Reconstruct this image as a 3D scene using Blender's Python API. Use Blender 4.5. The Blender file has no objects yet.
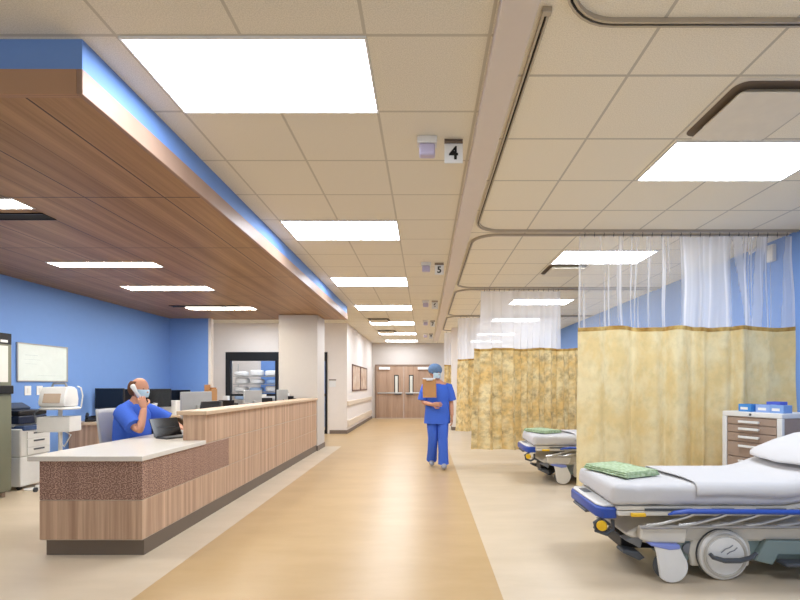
import bpy, bmesh, math, random
from mathutils import Vector, Matrix, noise as mnoise
random.seed(7)
C = bpy.context.scene.collection
PI = math.pi
V = Vector

# ------------------------------------------------------------------ camera
CEIL = 3.05
cam_d = bpy.data.cameras.new('camera')
cam = bpy.data.objects.new('camera', cam_d); C.objects.link(cam)
cam.location = (0, 0, 1.33); cam.rotation_euler = (PI/2, 0, 0)
cam_d.sensor_width = 36.0; cam_d.lens = 446/800*36.0
cam_d.shift_x = -25.0/800; cam_d.shift_y = 85.5/800
cam_d.clip_start = .05
bpy.context.scene.camera = cam
# ------------------------------------------------------------------ light, exposure
w = bpy.data.worlds.new('world'); bpy.context.scene.world = w; w.use_nodes = True
bg = w.node_tree.nodes['Background']
bg.inputs[0].default_value = (.95, .98, 1.0, 1); bg.inputs[1].default_value = .42
LAMP_ROOM = 9.0      # emission of the ceiling troffers
LAMP_SLOT = 18.5      # emission of the slim lights in the wooden soffit
vs = bpy.context.scene.view_settings
vs.view_transform = 'Standard'; vs.look = 'None'; vs.gamma = 1; vs.use_curve_mapping = False
vs.exposure = 1.22
cy = bpy.context.scene.cycles
cy.max_bounces = 14; cy.diffuse_bounces = 10; cy.transparent_max_bounces = 24

# ------------------------------------------------------------------ helpers: materials
def srgb(r, g, b):
    f = lambda c: (c/12.92 if c <= .04045 else ((c+.055)/1.055)**2.4)
    return (f(r/255), f(g/255), f(b/255), 1)
class NT:
    def __init__(s, name):
        s.m = bpy.data.materials.new(name); s.m.use_nodes = True
        s.t = s.m.node_tree; s.n = s.t.nodes; s.b = s.n['Principled BSDF']; s.out = s.n['Material Output']
    def add(s, kind, **kw):
        n = s.n.new(kind)
        for k, v in kw.items(): setattr(n, k, v)
        return n
    def link(s, a, b): s.t.links.new(a, b)
    def math(s, op, a, b=None, c=None):
        n = s.add('ShaderNodeMath', operation=op)
        for i, x in enumerate((a, b, c)):
            if x is None: continue
            if isinstance(x, (int, float)): n.inputs[i].default_value = x
            else: s.link(x, n.inputs[i])
        return n.outputs[0]
    def pos(s):
        g = s.add('ShaderNodeNewGeometry'); x = s.add('ShaderNodeSeparateXYZ'); s.link(g.outputs['Position'], x.inputs[0]); return x.outputs
    def objc(s):
        g = s.add('ShaderNodeTexCoord'); x = s.add('ShaderNodeSeparateXYZ'); s.link(g.outputs['Object'], x.inputs[0]); return x.outputs
    def vec(s, x, y, z):
        n = s.add('ShaderNodeCombineXYZ')
        for i, a in enumerate((x, y, z)):
            if isinstance(a, (int, float)): n.inputs[i].default_value = a
            else: s.link(a, n.inputs[i])
        return n.outputs[0]
    def noise(s, vec, scale, detail=3, rough=.5):
        n = s.add('ShaderNodeTexNoise'); n.inputs['Scale'].default_value = scale
        n.inputs['Detail'].default_value = detail; n.inputs['Roughness'].default_value = rough
        if vec is not None: s.link(vec, n.inputs['Vector'])
        return n.outputs[0]
    def ramp(s, fac, stops, interp='LINEAR'):
        n = s.add('ShaderNodeValToRGB'); n.color_ramp.interpolation = interp
        e = n.color_ramp.elements
        while len(e) < len(stops): e.new(.5)
        for i, (p, c) in enumerate(stops): e[i].position = p; e[i].color = c
        s.link(fac, n.inputs[0]); return n.outputs[0]
    def mix(s, fac, a, b, blend='MIX'):
        n = s.add('ShaderNodeMix', data_type='RGBA', blend_type=blend)
        if isinstance(fac, (int, float)): n.inputs[0].default_value = fac
        else: s.link(fac, n.inputs[0])
        for i, x in ((6, a), (7, b)):
            if isinstance(x, tuple): n.inputs[i].default_value = x
            else: s.link(x, n.inputs[i])
        return n.outputs[2]
    def base(s, c):
        if isinstance(c, tuple): s.b.inputs['Base Color'].default_value = c
        else: s.link(c, s.b.inputs['Base Color'])
    def bump(s, h, strength=.2, dist=.01):
        n = s.add('ShaderNodeBump'); n.inputs['Strength'].default_value = strength; n.inputs['Distance'].default_value = dist
        s.link(h, n.inputs['Height']); s.link(n.outputs[0], s.b.inputs['Normal'])
    def set(s, rough=.5, metal=0, spec=None):
        s.b.inputs['Roughness'].default_value = rough; s.b.inputs['Metallic'].default_value = metal
        if spec is not None: s.b.inputs['Specular IOR Level'].default_value = spec
        return s
def mat(name, col, rough=.5, metal=0, var=.05, scale=12, spec=.4):
    """a plain painted / plastic / metal surface with slight mottling"""
    t = NT(name).set(rough, metal, spec)
    c = srgb(*col); d = tuple(x*(1-var*2) for x in c[:3])+(1,)
    tc = t.add('ShaderNodeTexCoord')
    f = t.noise(tc.outputs['Object'], scale, 2)
    t.base(t.mix(f, d, c)); return t.m
def emit(name, col, strength):
    t = NT(name); t.b.inputs['Emission Color'].default_value = srgb(*col); t.b.inputs['Emission Strength'].default_value = strength
    t.base(srgb(240, 240, 240)); return t.m
def fabric(name, col, var=.12, scale=90):
    t = NT(name).set(.9, 0, .1)
    tc = t.add('ShaderNodeTexCoord'); c = srgb(*col); d = tuple(x*(1-var) for x in c[:3])+(1,)
    f = t.noise(tc.outputs['Object'], scale, 3)
    g = t.noise(tc.outputs['Object'], 7, 3)
    t.base(t.mix(f, d, c)); t.bump(g, .25, .02); return t.m
def wood(name, lo, hi, along='z', strip=9.0, grain=60.0, rough=.45):
    t = NT(name).set(rough, 0, .35)
    p = t.pos()
    if along == 'z':
        s_ = t.math('ADD', p[0], p[1]); l_ = p[2]
    elif along == 'y': s_ = p[0]; l_ = p[1]
    else: s_ = p[1]; l_ = p[0]
    a = t.noise(t.vec(t.math('MULTIPLY', s_, strip), t.math('MULTIPLY', l_, .12*strip/9), 0), 1.6, 2)
    b = t.noise(t.vec(t.math('MULTIPLY', s_, grain), t.math('MULTIPLY', l_, 1.6), 3.3), 1.0, 4, .6)
    f = t.math('ADD', t.math('MULTIPLY', a, .65), t.math('MULTIPLY', b, .35))
    m = tuple((x+y)/2 for x, y in zip(srgb(*lo), srgb(*hi)))
    t.base(t.ramp(f, [(.36, srgb(*lo)), (.5, m), (.64, srgb(*hi))])); t.t_f = f
    return t
def tile_ceiling(name, x0, px, y0, py, lo=(218, 213, 197), hi=(238, 232, 217)):
    t = NT(name).set(.9, 0, .1); p = t.pos()
    def line(c, o, pitch):
        m = t.math('ABSOLUTE', t.math('SUBTRACT', t.math('FRACT', t.math('DIVIDE', t.math('SUBTRACT', c, o-pitch*40.5), pitch)), .5))
        return t.math('LESS_THAN', t.math('MULTIPLY', m, pitch), .0085)
    g = t.math('MAXIMUM', line(p[0], x0, px), line(p[1], y0, py))
    f = t.noise(t.vec(p[0], p[1], 0), 160, 2, .7)
    body = t.ramp(f, [(.35, srgb(*lo)), (.62, srgb(*hi))])
    t.base(t.mix(g, body, srgb(200, 194, 178)))  # shadow along the pale grid bars put into the line colour
    t.bump(t.math('SUBTRACT', f, t.math('MULTIPLY', g, .7)), .15, .006); return t.m

# ------------------------------------------------------------------ helpers: meshes
class B:
    def __init__(s): s.v = []; s.f = []
    def add(s, vs_, fs): n = len(s.v); s.v += [V(p) for p in vs_]; s.f += [tuple(i+n for i in f) for f in fs]; return s
    def box(s, x0, x1, y0, y1, z0, z1):
        return s.add([(x0,y0,z0),(x1,y0,z0),(x1,y1,z0),(x0,y1,z0),(x0,y0,z1),(x1,y0,z1),(x1,y1,z1),(x0,y1,z1)],
                     [(0,3,2,1),(4,5,6,7),(0,1,5,4),(1,2,6,5),(2,3,7,6),(3,0,4,7)])
    def obox(s, c, size, M=None):
        n = len(s.v); s.box(-size[0]/2, size[0]/2, -size[1]/2, size[1]/2, -size[2]/2, size[2]/2)
        for i in range(n, len(s.v)): s.v[i] = (M @ s.v[i] if M else s.v[i]) + V(c)
        return s
    def rings(s, rs, closed=True, cap=True):
        n = len(s.v); k = len(rs[0])
        for r in rs: s.v += [V(p) for p in r]
        for i in range(len(rs)-1):
            for j in range(k if closed else k-1):
                a = n+i*k+j; b = n+i*k+(j+1) % k
                s.f.append((a, b, b+k, a+k))
        if cap and closed:
            s.f.append(tuple(n+j for j in reversed(range(k)))); m = n+(len(rs)-1)*k
            s.f.append(tuple(m+j for j in range(k)))
        return s
    def loft(s, path, rad, side=(0,1,0), n=12, cap=True, sq=1.0):
        rs = []
        P = [V(p) for p in path]
        for i, p in enumerate(P):
            t = (P[min(i+1, len(P)-1)] - P[max(i-1, 0)]).normalized()
            sd = V(side); sd = sd - t*sd.dot(t)
            if sd.length < 1e-4: sd = V((1,0,.01)) - t*t.x
            sd.normalize(); up = t.cross(sd)
            a, b = rad[i] if isinstance(rad, (list, tuple)) and isinstance(rad[i], (list, tuple)) else ((rad[i],)*2 if isinstance(rad, (list, tuple)) else (rad, rad))
            ring = []
            for j in range(n):
                u = 2*PI*j/n; cu, su = math.cos(u), math.sin(u)
                ring.append(p + sd*(a*math.copysign(abs(cu)**sq, cu)) + up*(b*math.copysign(abs(su)**sq, su)))
            rs.append(ring)
        return s.rings(rs, True, cap)
    def tube(s, pts, r, n=8): return s.loft(pts, r, side=(.31, .42, .85), n=n)
    def cyl(s, p0, p1, r, n=20, r1=None):
        return s.loft([p0, p1], [r, r if r1 is None else r1], side=(.31,.42,.85), n=n)
    def lathe(s, prof, c=(0,0,0), M=None, n=24):
        rs = []
        for r, z in prof:
            rs.append([((M @ V((r*math.cos(2*PI*j/n), r*math.sin(2*PI*j/n), z))) if M else V((r*math.cos(2*PI*j/n), r*math.sin(2*PI*j/n), z))) + V(c) for j in range(n)])
        return s.rings(rs)
    def ell(s, c, r, M=None, nu=16, nv=10, fn=None):
        rs = []
        for i in range(1, nv):
            th = PI*i/nv; ring = []
            for j in range(nu):
                ph = 2*PI*j/nu
                p = V((r[0]*math.sin(th)*math.cos(ph), r[1]*math.sin(th)*math.sin(ph), -r[2]*math.cos(th)))
                if fn: p = fn(p)
                ring.append((M @ p if M else p) + V(c))
            rs.append(ring)
        return s.rings(rs)
    def prism(s, poly, d0, d1, ax='z'):
        f = {'z': lambda p, d: (p[0], p[1], d), 'y': lambda p, d: (p[0], d, p[1]), 'x': lambda p, d: (d, p[0], p[1])}[ax]
        return s.rings([[f(p, d0) for p in poly], [f(p, d1) for p in poly]])
    def grid(s, fn, nu, nv):
        n = len(s.v)
        for i in range(nu+1):
            for j in range(nv+1): s.v.append(V(fn(i/nu, j/nv)))
        for i in range(nu):
            for j in range(nv):
                a = n+i*(nv+1)+j; s.f.append((a, a+nv+1, a+nv+2, a+1))
        return s
    def make(s, name, m, parent=None, bevel=0, ang=35, solid=0, subd=0, flip=False):
        me = bpy.data.meshes.new(name); me.from_pydata([tuple(p) for p in s.v], [], s.f)
        bm = bmesh.new(); bm.from_mesh(me); bmesh.ops.recalc_face_normals(bm, faces=bm.faces); bm.to_mesh(me); bm.free()
        me.polygons.foreach_set('use_smooth', [True]*len(me.polygons)); me.set_sharp_from_angle(angle=math.radians(ang))
        me.materials.append(m)
        o = bpy.data.objects.new(name, me); C.objects.link(o)
        if parent: o.parent = parent
        if solid: k = o.modifiers.new('solid', 'SOLIDIFY'); k.thickness = solid; k.offset = 0
        if bevel:
            k = o.modifiers.new('edge', 'BEVEL'); k.width = bevel; k.segments = 2; k.limit_method = 'ANGLE'; k.angle_limit = math.radians(50)
        if subd: k = o.modifiers.new('sub', 'SUBSURF'); k.levels = subd; k.render_levels = subd
        return o
def tag(o, label, cat, group=None):
    o['label'] = label; o['category'] = cat
    if group: o['group'] = group
    return o
def thing(name, label, cat, loc=(0,0,0), rz=0, group=None):
    o = bpy.data.objects.new(name, None); C.objects.link(o); o.location = loc; o.rotation_euler = (0, 0, rz)
    o.empty_display_size = .1
    return tag(o, label, cat, group)
def struct(o): o['kind'] = 'structure'; return o
def kids(o): return [c for c in bpy.data.objects if c.parent == o]
def dup(o, loc, rz=0, label=None, group=None, parent=None):
    c = o.copy(); C.objects.link(c)
    if parent: c.parent = parent
    else:
        c.location = loc; c.rotation_euler = (0, 0, rz)
        if label: c['label'] = label
        if group: c['group'] = group
    for k in kids(o): dup(k, None, parent=c)
    return c
def Rz(a): return Matrix.Rotation(a, 3, 'Z')
def Rx(a): return Matrix.Rotation(a, 3, 'X')
def Ry(a): return Matrix.Rotation(a, 3, 'Y')
def text(body, size, m, name, parent, loc, rot):
    cu = bpy.data.curves.new(name, 'FONT'); cu.body = body; cu.size = size; cu.align_x = 'CENTER'; cu.align_y = 'CENTER'; cu.extrude = .0006; cu.offset = .0035
    t = bpy.data.objects.new(name, cu); C.objects.link(t)
    dg = bpy.context.evaluated_depsgraph_get(); me = bpy.data.meshes.new_from_object(t.evaluated_get(dg))
    bpy.data.objects.remove(t); o = bpy.data.objects.new(name, me); C.objects.link(o)
    me.materials.clear(); me.materials.append(m); o.parent = parent; o.location = loc; o.rotation_euler = rot
    return o

# ------------------------------------------------------------------ materials
M_BLUE = mat('blue_paint', (114, 153, 217), .6, var=.02)
M_WHITEWALL = mat('warm_white_paint', (232, 224, 216), .65, var=.02)
M_COLUMN = mat('column_paint', (204, 197, 188), .6, var=.02)
M_BEAM = mat('bulkhead_paint', (226, 216, 206), .7, var=.02)
M_BASEB = mat('taupe_vinyl_base', (120, 106, 94), .5)
M_TRACK = mat('anodised_track', (190, 180, 165), .35, .5)
M_DARK = mat('dark_slot', (40, 38, 36), .7)
M_BLACK = mat('black_plastic', (26, 26, 30), .4)
M_BLACKM = mat('black_metal_frame', (20, 20, 24), .4)
M_SCREEN = mat('black_screen', (8, 9, 14), .15, spec=.6)
M_WHITEP = mat('white_plastic', (232, 232, 230), .4)
M_WHITEM = mat('white_enamel', (240, 240, 238), .35)
M_GREYP = mat('grey_plastic', (128, 132, 138), .45)
M_DGREY = mat('dark_grey_plastic', (78, 82, 88), .45)
M_SILVER = mat('brushed_steel', (196, 194, 190), .3, .8)
M_RAILBLUE = mat('royal_blue_plastic', (44, 78, 168), .35)
M_PERI = mat('periwinkle_plastic', (134, 150, 224), .4)
M_YELLOW = mat('yellow_plastic', (236, 190, 40), .4)
M_TEAL = mat('grey_green_plastic', (128, 146, 146), .45)
M_BEDBODY = mat('bone_plastic', (216, 212, 202), .4)
M_SHEET = fabric('white_bed_linen', (204, 203, 204), .04)
M_SKIN = mat('skin', (206, 150, 122), .55, var=.04, spec=.3)
M_SCRUB = fabric('royal_blue_scrubs', (74, 112, 214), .15)
M_HAIR = fabric('brown_hair', (112, 76, 56), .3)
M_CAP = fabric('grey_blue_bouffant', (112, 138, 172), .2, 60)
M_MASK = fabric('pale_blue_mask', (196, 222, 236), .05)
M_SHOE = mat('grey_shoe', (150, 152, 160), .6)
M_CREAMTOP = mat('solid_surface_top', (226, 220, 208), .3, var=.06, scale=60)
M_EDGE = mat('counter_edge', (206, 180, 150), .45)
M_OLIVE = mat('olive_metal', (124, 126, 108), .5)
M_PAPER = mat('paper', (238, 238, 236), .8)
M_INK = mat('black_ink', (15, 15, 15), .6)
M_TAN = mat('taupe_laminate', (168, 146, 130), .45)
M_KRAFT = mat('brown_board', (190, 138, 84), .6)
M_MESHCHAIR = fabric('grey_chair_mesh', (190, 191, 193), .25, 200)
t = NT('glass').set(0.02)
gl = t.add('ShaderNodeBsdfTransparent'); gs = t.add('ShaderNodeBsdfGlossy'); gs.inputs['Roughness'].default_value = .02
mx = t.add('ShaderNodeMixShader'); mx.inputs[0].default_value = .06; t.link(gl.outputs[0], mx.inputs[1]); t.link(gs.outputs[0], mx.inputs[2]); t.link(mx.outputs[0], t.out.inputs[0])
M_GLASS = t.m
M_DESKW = wood('desk_walnut_laminate', (164, 131, 107), (212, 180, 151)).m
M_FRONTW = wood('door_oak', (152, 122, 100), (186, 158, 134), strip=3, grain=40).m
t = wood('speckled_laminate', (148, 114, 96), (186, 150, 130))
p = t.pos(); f = t.noise(t.vec(t.math('ADD', p[0], p[1]), p[2], 0), 105, 1, .4)
basec = t.b.inputs['Base Color'].links[0].from_socket
t.base(t.mix(t.ramp(f, [(.44, (0,0,0,1)), (.56, (1,1,1,1))]), basec, srgb(124, 94, 80)))
t.base(t.mix(t.ramp(f, [(.4, (.35,.35,.35,1)), (.47, (0,0,0,1))]), t.b.inputs['Base Color'].links[0].from_socket, srgb(214, 182, 164)))
M_SPECK = t.m
t = wood('soffit_wood', (134, 97, 60), (178, 139, 96), along='y', strip=5, grain=55, rough=.4)
p = t.pos()
def _ln(c, o, pitch, wd):
    m = t.math('ABSOLUTE', t.math('SUBTRACT', t.math('FRACT', t.math('DIVIDE', t.math('SUBTRACT', c, o-pitch*40.5), pitch)), .5))
    return t.math('LESS_THAN', t.math('MULTIPLY', m, pitch), wd)
g = t.math('MAXIMUM', t.math('MAXIMUM', _ln(p[0], -2.0, .61, .006), t.math('MULTIPLY', _ln(p[0], -2.305, .61, .004), .5)), _ln(p[1], 3.42, 1.255, .006))
t.base(t.mix(g, t.b.inputs['Base Color'].links[0].from_socket, srgb(66, 44, 32)))
M_SOFFIT = t.m
M_FASCIA = wood('soffit_edge_wood', (140, 110, 92), (178, 150, 131), along='y', strip=30, grain=80).m
M_FASCIAX = wood('soffit_front_wood', (140, 104, 80), (178, 140, 110), along='x', strip=30, grain=80).m
# floor
t = NT('vinyl_floor').set(.32, 0, .35); p = t.pos()
f = t.noise(t.vec(p[0], t.math('MULTIPLY', p[1], 3.0), 0), 1.2, 4, .6); f2 = t.noise(t.vec(p[0], p[1], 0), 140, 2)
cream = t.ramp(f, [(.3, srgb(200, 184, 159)), (.7, srgb(212, 196, 172))])
tan = t.ramp(f, [(.3, srgb(182, 152, 108)), (.7, srgb(193, 164, 120))])
inside = t.math('MULTIPLY', t.math('GREATER_THAN', p[0], -1.825), t.math('LESS_THAN', p[0], .488))
far = t.math('MULTIPLY', t.math('GREATER_THAN', p[1], 9.75), t.math('LESS_THAN', p[0], .488))
c = t.mix(t.math('MAXIMUM', inside, far), cream, tan)
t.base(t.mix(t.math('MULTIPLY', f2, .12), c, srgb(180, 150, 120))); M_FLOOR = t.m
M_CEIL_C = tile_ceiling('ceiling_tile_corridor', -.295, .612, 2.19, .61)
M_CEIL_B = tile_ceiling('ceiling_tile_bay', 1.745, .62, 3.11, .635, (232, 225, 205), (250, 243, 224))
M_CEIL_P = mat('ceiling_plain', (238, 231, 214), .8)
# curtain cloths
def curtain_cloth(name, base, light, leaf, amount):
    t = NT(name).set(.85, 0, .15)
    uv = t.add('ShaderNodeAttribute', attribute_name='cloth'); x = t.add('ShaderNodeSeparateXYZ'); t.link(uv.outputs['Vector'], x.inputs[0])
    u, v = x.outputs[0], x.outputs[1]
    a = t.noise(t.vec(t.math('MULTIPLY', u, 1.5), t.math('MULTIPLY', v, .8), 0), 3.2, 3, .6)  # vertical bands put broad fold shading into the cloth colour
    b = t.noise(t.vec(u, t.math('MULTIPLY', v, .7), 5), 13, 5, .62)
    rows = t.math('ABSOLUTE', t.math('SINE', t.math('MULTIPLY', v, 9.5)))
    weave = t.noise(t.vec(t.math('MULTIPLY', u, 8), v, 9), 40, 1)
    c = t.mix(t.ramp(a, [(.4, (0,0,0,1)), (.62, (1,1,1,1))]), srgb(*base), srgb(*light))
    m = t.math('MULTIPLY', t.math('MULTIPLY', t.ramp(b, [(.42, (0,0,0,1)), (.68, (1,1,1,1))]), t.math('ADD', t.math('MULTIPLY', rows, .6), .4)), amount)
    c = t.mix(m, c, srgb(*leaf))
    c = t.mix(t.math('MULTIPLY', weave, .12), c, srgb(150, 120, 70))
    t.base(c)
    tr = t.add('ShaderNodeBsdfTranslucent'); t.link(c, tr.inputs[0])
    mx = t.add('ShaderNodeMixShader'); mx.inputs[0].default_value = .22
    t.link(t.b.outputs[0], mx.inputs[1]); t.link(tr.outputs[0], mx.inputs[2]); t.link(mx.outputs[0], t.out.inputs[0])
    return t.m
M_CURT = curtain_cloth('pale_gold_curtain', (238, 214, 156), (246, 231, 186), (200, 188, 140), .4)
M_CURT_P = curtain_cloth('leafy_gold_curtain', (236, 204, 136), (246, 230, 180), (146, 128, 98), .8)
M_HEADER = curtain_cloth('curtain_header', (176, 136, 70), (220, 190, 120), (96, 66, 34), .9)
t = NT('sheer_mesh'); a = t.add('ShaderNodeAttribute', attribute_name='gather')
tp = t.add('ShaderNodeBsdfTransparent'); df = t.add('ShaderNodeBsdfDiffuse'); df.inputs[0].default_value = srgb(244, 244, 246)
tl = t.add('ShaderNodeBsdfTranslucent'); tl.inputs[0].default_value = srgb(244, 244, 246)
m1 = t.add('ShaderNodeMixShader'); m1.inputs[0].default_value = .5; t.link(df.outputs[0], m1.inputs[1]); t.link(tl.outputs[0], m1.inputs[2])
m2 = t.add('ShaderNodeMixShader'); t.link(a.outputs['Fac'], m2.inputs[0]); t.link(tp.outputs[0], m2.inputs[1]); t.link(m1.outputs[0], m2.inputs[2]); t.link(m2.outputs[0], t.out.inputs[0])
M_SHEER = t.m
M_LAMP = emit('troffer_diffuser', (236, 244, 255), LAMP_ROOM)
M_SLOT = emit('slot_diffuser', (255, 250, 240), LAMP_SLOT)

# ------------------------------------------------------------------ structure
XL, XR, YF, Y0 = -5.5, 4.14, 18.1, -3.2     # left wall, right wall, far wall, rear limit of the room
struct(B().box(-7.2, XR+.1, Y0, YF+.1, -.1, 0).make('floor', M_FLOOR))
ce = struct(B().box(-7.2, .43, Y0, YF+.1, CEIL, CEIL+.08).make('ceiling', M_CEIL_C))
struct(B().box(.43, XR+.1, Y0, YF+.1, CEIL, CEIL+.08).make('ceiling_bays', M_CEIL_B))
struct(B().box(XL-.1, XL, Y0, 9.7, 0, CEIL).make('wall_left', M_BLUE))
struct(B().box(XL, -4.66, 9.6, 9.7, 0, CEIL).make('wall_back', M_BLUE))
struct(B().box(-4.66, -4.6, 9.585, 9.7, 0, CEIL).make('trim_1', M_WHITEWALL, bevel=.004))
struct(B().box(XR, XR+.1, Y0, YF, 0, CEIL).make('wall_right', M_BLUE))
DX0, DX1, DZ = -5.49, -2.69, 2.25            # glazed sliding door in the recess
YR = 12.3
struct(B().box(-7.2, DX0, YR, YR+.12, 0, CEIL).box(DX1, -2.15, YR, YR+.12, 0, CEIL).box(DX0, DX1, YR, YR+.12, DZ, CEIL).make('wall_recess', M_WHITEWALL))
struct(B().box(-7.2, -7.1, 9.7, YR, 0, CEIL).make('wall_side', M_WHITEWALL))
struct(B().box(-2.27, -2.15, YR+.12, YF, 0, CEIL).make('wall_corridor', M_WHITEWALL))
FD0, FDM, FD1, FDZ = -1.98, -.86, .27, 2.13
struct(B().box(-2.15, FD0-.05, YF, YF+.1, 0, CEIL).box(FD1+.05, XR, YF, YF+.1, 0, CEIL).box(FD0-.05, FD1+.05, YF, YF+.1, FDZ+.05, CEIL).make('wall_far', mat('far_wall_paint', (196, 188, 180), .65, var=.02)))
for nm, b in (('baseboard_recess', B().box(DX1+.06, -2.15, YR-.012, YR, 0, .1)),
              ('baseboard_corridor', B().box(-2.15, -2.138, YR-.012, YF, 0, .1)),
              ('baseboard_far', B().box(FD1+.06, XR, YF-.012, YF, 0, .1)),
              ('baseboard_left', B().box(XL, XL+.012, Y0, 9.6, 0, .1)),
              ('baseboard_back', B().box(XL+.012, -4.6, 9.573, 9.585, 0, .1)),
              ('baseboard_right', B().box(XR-.012, XR, Y0, YF-.02, 0, .1))):
    struct(b.make(nm, M_BASEB))
# square column at the end of the desk, slim column among the bays
col = struct(B().box(-2.98, -2.19, 9.08, 9.72, 0, 2.77).make('column', M_COLUMN, bevel=.006))
cb = B().box(-2.99, -2.18, 9.07, 9.73, 0, .1).make('base_strip', M_BASEB, col)
col2 = struct(B().box(.8, 1.08, 13.25, 13.6, 0, CEIL).make('column_bay', M_WHITEWALL, bevel=.006))
B().box(.79, 1.09, 13.24, 13.61, 0, .1).make('base_strip', M_BASEB, col2)
# bulkhead along the corridor
struct(B().box(.335, .5, Y0, 16.6, CEIL-.055, CEIL).make('ceiling_beam', M_BEAM, bevel=.004))
# wooden soffit over the desk
SX, SY0, SY1, SZ = -1.69, 2.2, 9.74, 2.773
so = struct(B().box(XL, SX-.02, SY0+.02, SY1-.01, SZ, SZ+.02).make('ceiling_soffit', M_SOFFIT))
B().box(SX-.03, SX, SY0, SY1, SZ-.006, 2.893).make('edge_board', M_FASCIA, so, bevel=.003)
B().box(XL, SX-.03, SY0, SY0+.03, SZ-.006, 2.893).make('front_board', M_FASCIAX, so, bevel=.003)
B().box(SX-.05, SX-.012, SY0+.015, SY1, 2.893, CEIL).box(XL, SX-.05, SY0+.015, SY0+.05, 2.893, CEIL).make('blue_band', M_BLUE, so)['label'] = 'blue painted band above the wood'
B().box(XL, SX-.03, SY1-.01, SY1, SZ-.004, CEIL).make('rear_board', M_FASCIAX, so)
# double wooden doors at the end of the corridor
struct(B().box(FD0-.05, FD0, YF-.03, YF+.06, 0, FDZ+.05).box(FD1, FD1+.05, YF-.03, YF+.06, 0, FDZ+.05).box(FD0, FD1, YF-.03, YF+.06, FDZ, FDZ+.05).make('trim_2', mat('taupe_door_frame', (140, 116, 96), .5)))
for i, (a, b, s) in enumerate(((FD0, FDM, 1), (FDM, FD1, -1))):
    d = struct(B().box(a+.004, b-.004, YF, YF+.045, .01, FDZ-.004).make('door_%d' % (i+1), M_FRONTW))
    e = b if s > 0 else a
    vx = e - s*.30
    B().box(vx-.09, vx+.09, YF-.012, YF, .98, 1.76).make('vision_frame', M_BLACKM, d)
    B().box(vx-.055, vx+.055, YF-.016, YF-.012, 1.02, 1.72).make('pane', mat('lit_pane_glass', (214, 214, 204), .2), d)
    B().box(a+.06, b-.06, YF-.05, YF-.012, 1.0, 1.05).make('push_bar', M_SILVER, d, bevel=.006)
    B().box(e-s*.12-.25 if s > 0 else e+.1, e-.1 if s > 0 else e+.37, YF-.07, YF, .96, 1.0).make('latch_case', M_DGREY, d, bevel=.006)
    cx = (a+b)/2 - s*.22
    B().box(cx-.22, cx+.22, YF-.07, YF, FDZ-.16, FDZ-.05).make('door_closer', M_WHITEP, d, bevel=.01)
# glazed sliding door to the supply room
d = struct(B().box(DX0, DX0+.13, YR-.03, YR+.1, 0, DZ).box(DX1-.06, DX1, YR-.03, YR+.1, 0, DZ).box(DX0+.13, DX1-.06, YR-.05, YR+.1, DZ-.24, DZ)
           .box(-4.13, -4.05, YR-.02, YR+.06, 0, DZ-.24).make('door_3', M_BLACKM, bevel=.004))
B().box(DX0+.13, -4.13, YR+.01, YR+.018, .1, DZ-.24).make('pane', M_GLASS, d)
B().box(-4.05, DX1-.06, YR+.03, YR+.038, .1, DZ-.24).make('pane', M_GLASS, d)
B().box(DX0+.13, -4.13, YR-.015, YR+.01, 1.04, 1.1).make('mid_rail', M_BLACKM, d)
B().box(-4.05, DX1-.06, YR+.0, YR+.03, 1.04, 1.1).make('mid_rail', M_BLACKM, d)
B().box(DX0+.13, DX1-.06, YR-.02, YR+.06, 0, .1).make('bottom_rail', M_BLACKM, d)
# supply room behind it
struct(B().box(-6.2, -5.3, 14.4, 14.5, 0, CEIL).box(-6.3, -6.2, YR+.12, 14.5, 0, CEIL).box(-2.35, -2.27, YR+.12, 14.5, 0, CEIL).make('wall_supply', M_WHITEWALL))
struct(B().box(-5.3, -2.35, 14.4, 14.5, 0, CEIL).make('wall_supply_blue', M_BLUE))
# handrail and crash rail on the corridor wall
for z, h, nm in ((.83, .13, 'trim_3'), (.28, .18, 'trim_4')):
    struct(B().box(-2.15, -2.105, YR+.02, YF-.35, z-h/2, z+h/2).make(nm, mat('bumper_rail', (224, 208, 186), .5), bevel=.012))

# ------------------------------------------------------------------ ceiling lights
def troffer(x0, x1, y0, y1, label, group):
    t_ = thing('ceiling_light', label, 'ceiling light', ((x0+x1)/2, (y0+y1)/2, CEIL), 0, group)
    hx, hy = (x1-x0)/2, (y1-y0)/2
    b = B()
    for a in ((-hx, hx, -hy, -hy+.01), (-hx, hx, hy-.01, hy), (-hx, -hx+.01, -hy+.01, hy-.01), (hx-.01, hx, -hy+.01, hy-.01)):
        b.box(a[0], a[1], a[2], a[3], -.014, -.0005)
    b.make('frame', M_WHITEM, t_)
    def dome(u, v):
        x = (u*2-1)*(hx-.01); y = (v*2-1)*(hy-.01)
        return (x, y, -.006-.004*math.cos((v-.5)*PI))
    g = B().grid(dome, 2, 8); g.make('diffuser', M_LAMP, t_)
    return t_
ords = ['nearest', 'second', 'third', 'fourth', 'fifth', 'sixth']
GC = 'troffer lights over the corridor'
cl = ['large white troffer light over the corridor, beside the front of the wooden soffit',
      'second corridor troffer light from the front, beside the middle of the blue soffit band',
      'third corridor troffer light, beside the rear end of the wooden soffit',
      'fourth corridor troffer light, just past the end of the soffit',
      'fifth corridor troffer light, two before the last above the far doors',
      'sixth corridor troffer light, one before the last above the far doors',
      'last corridor troffer light, directly in front of the far double doors']
for i in range(7):
    y = 2.19+2.44*i
    troffer(-1.507, -.29, y+.002, y+.608, cl[i], GC)
GB = 'troffer lights over the beds'
bl = ['bright troffer light above the front stretcher beside a square diffuser',
      'troffer light of the second bed bay, seen through the front sheer curtain top',
      'troffer light of the third bed bay, seen through the second sheer curtain top',
      'fourth troffer light over the bays, seen small through the sheer tops',
      'fifth troffer light over the bays, tiny above the far curtain',
      'last troffer light over the bays, at the far wall']
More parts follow.
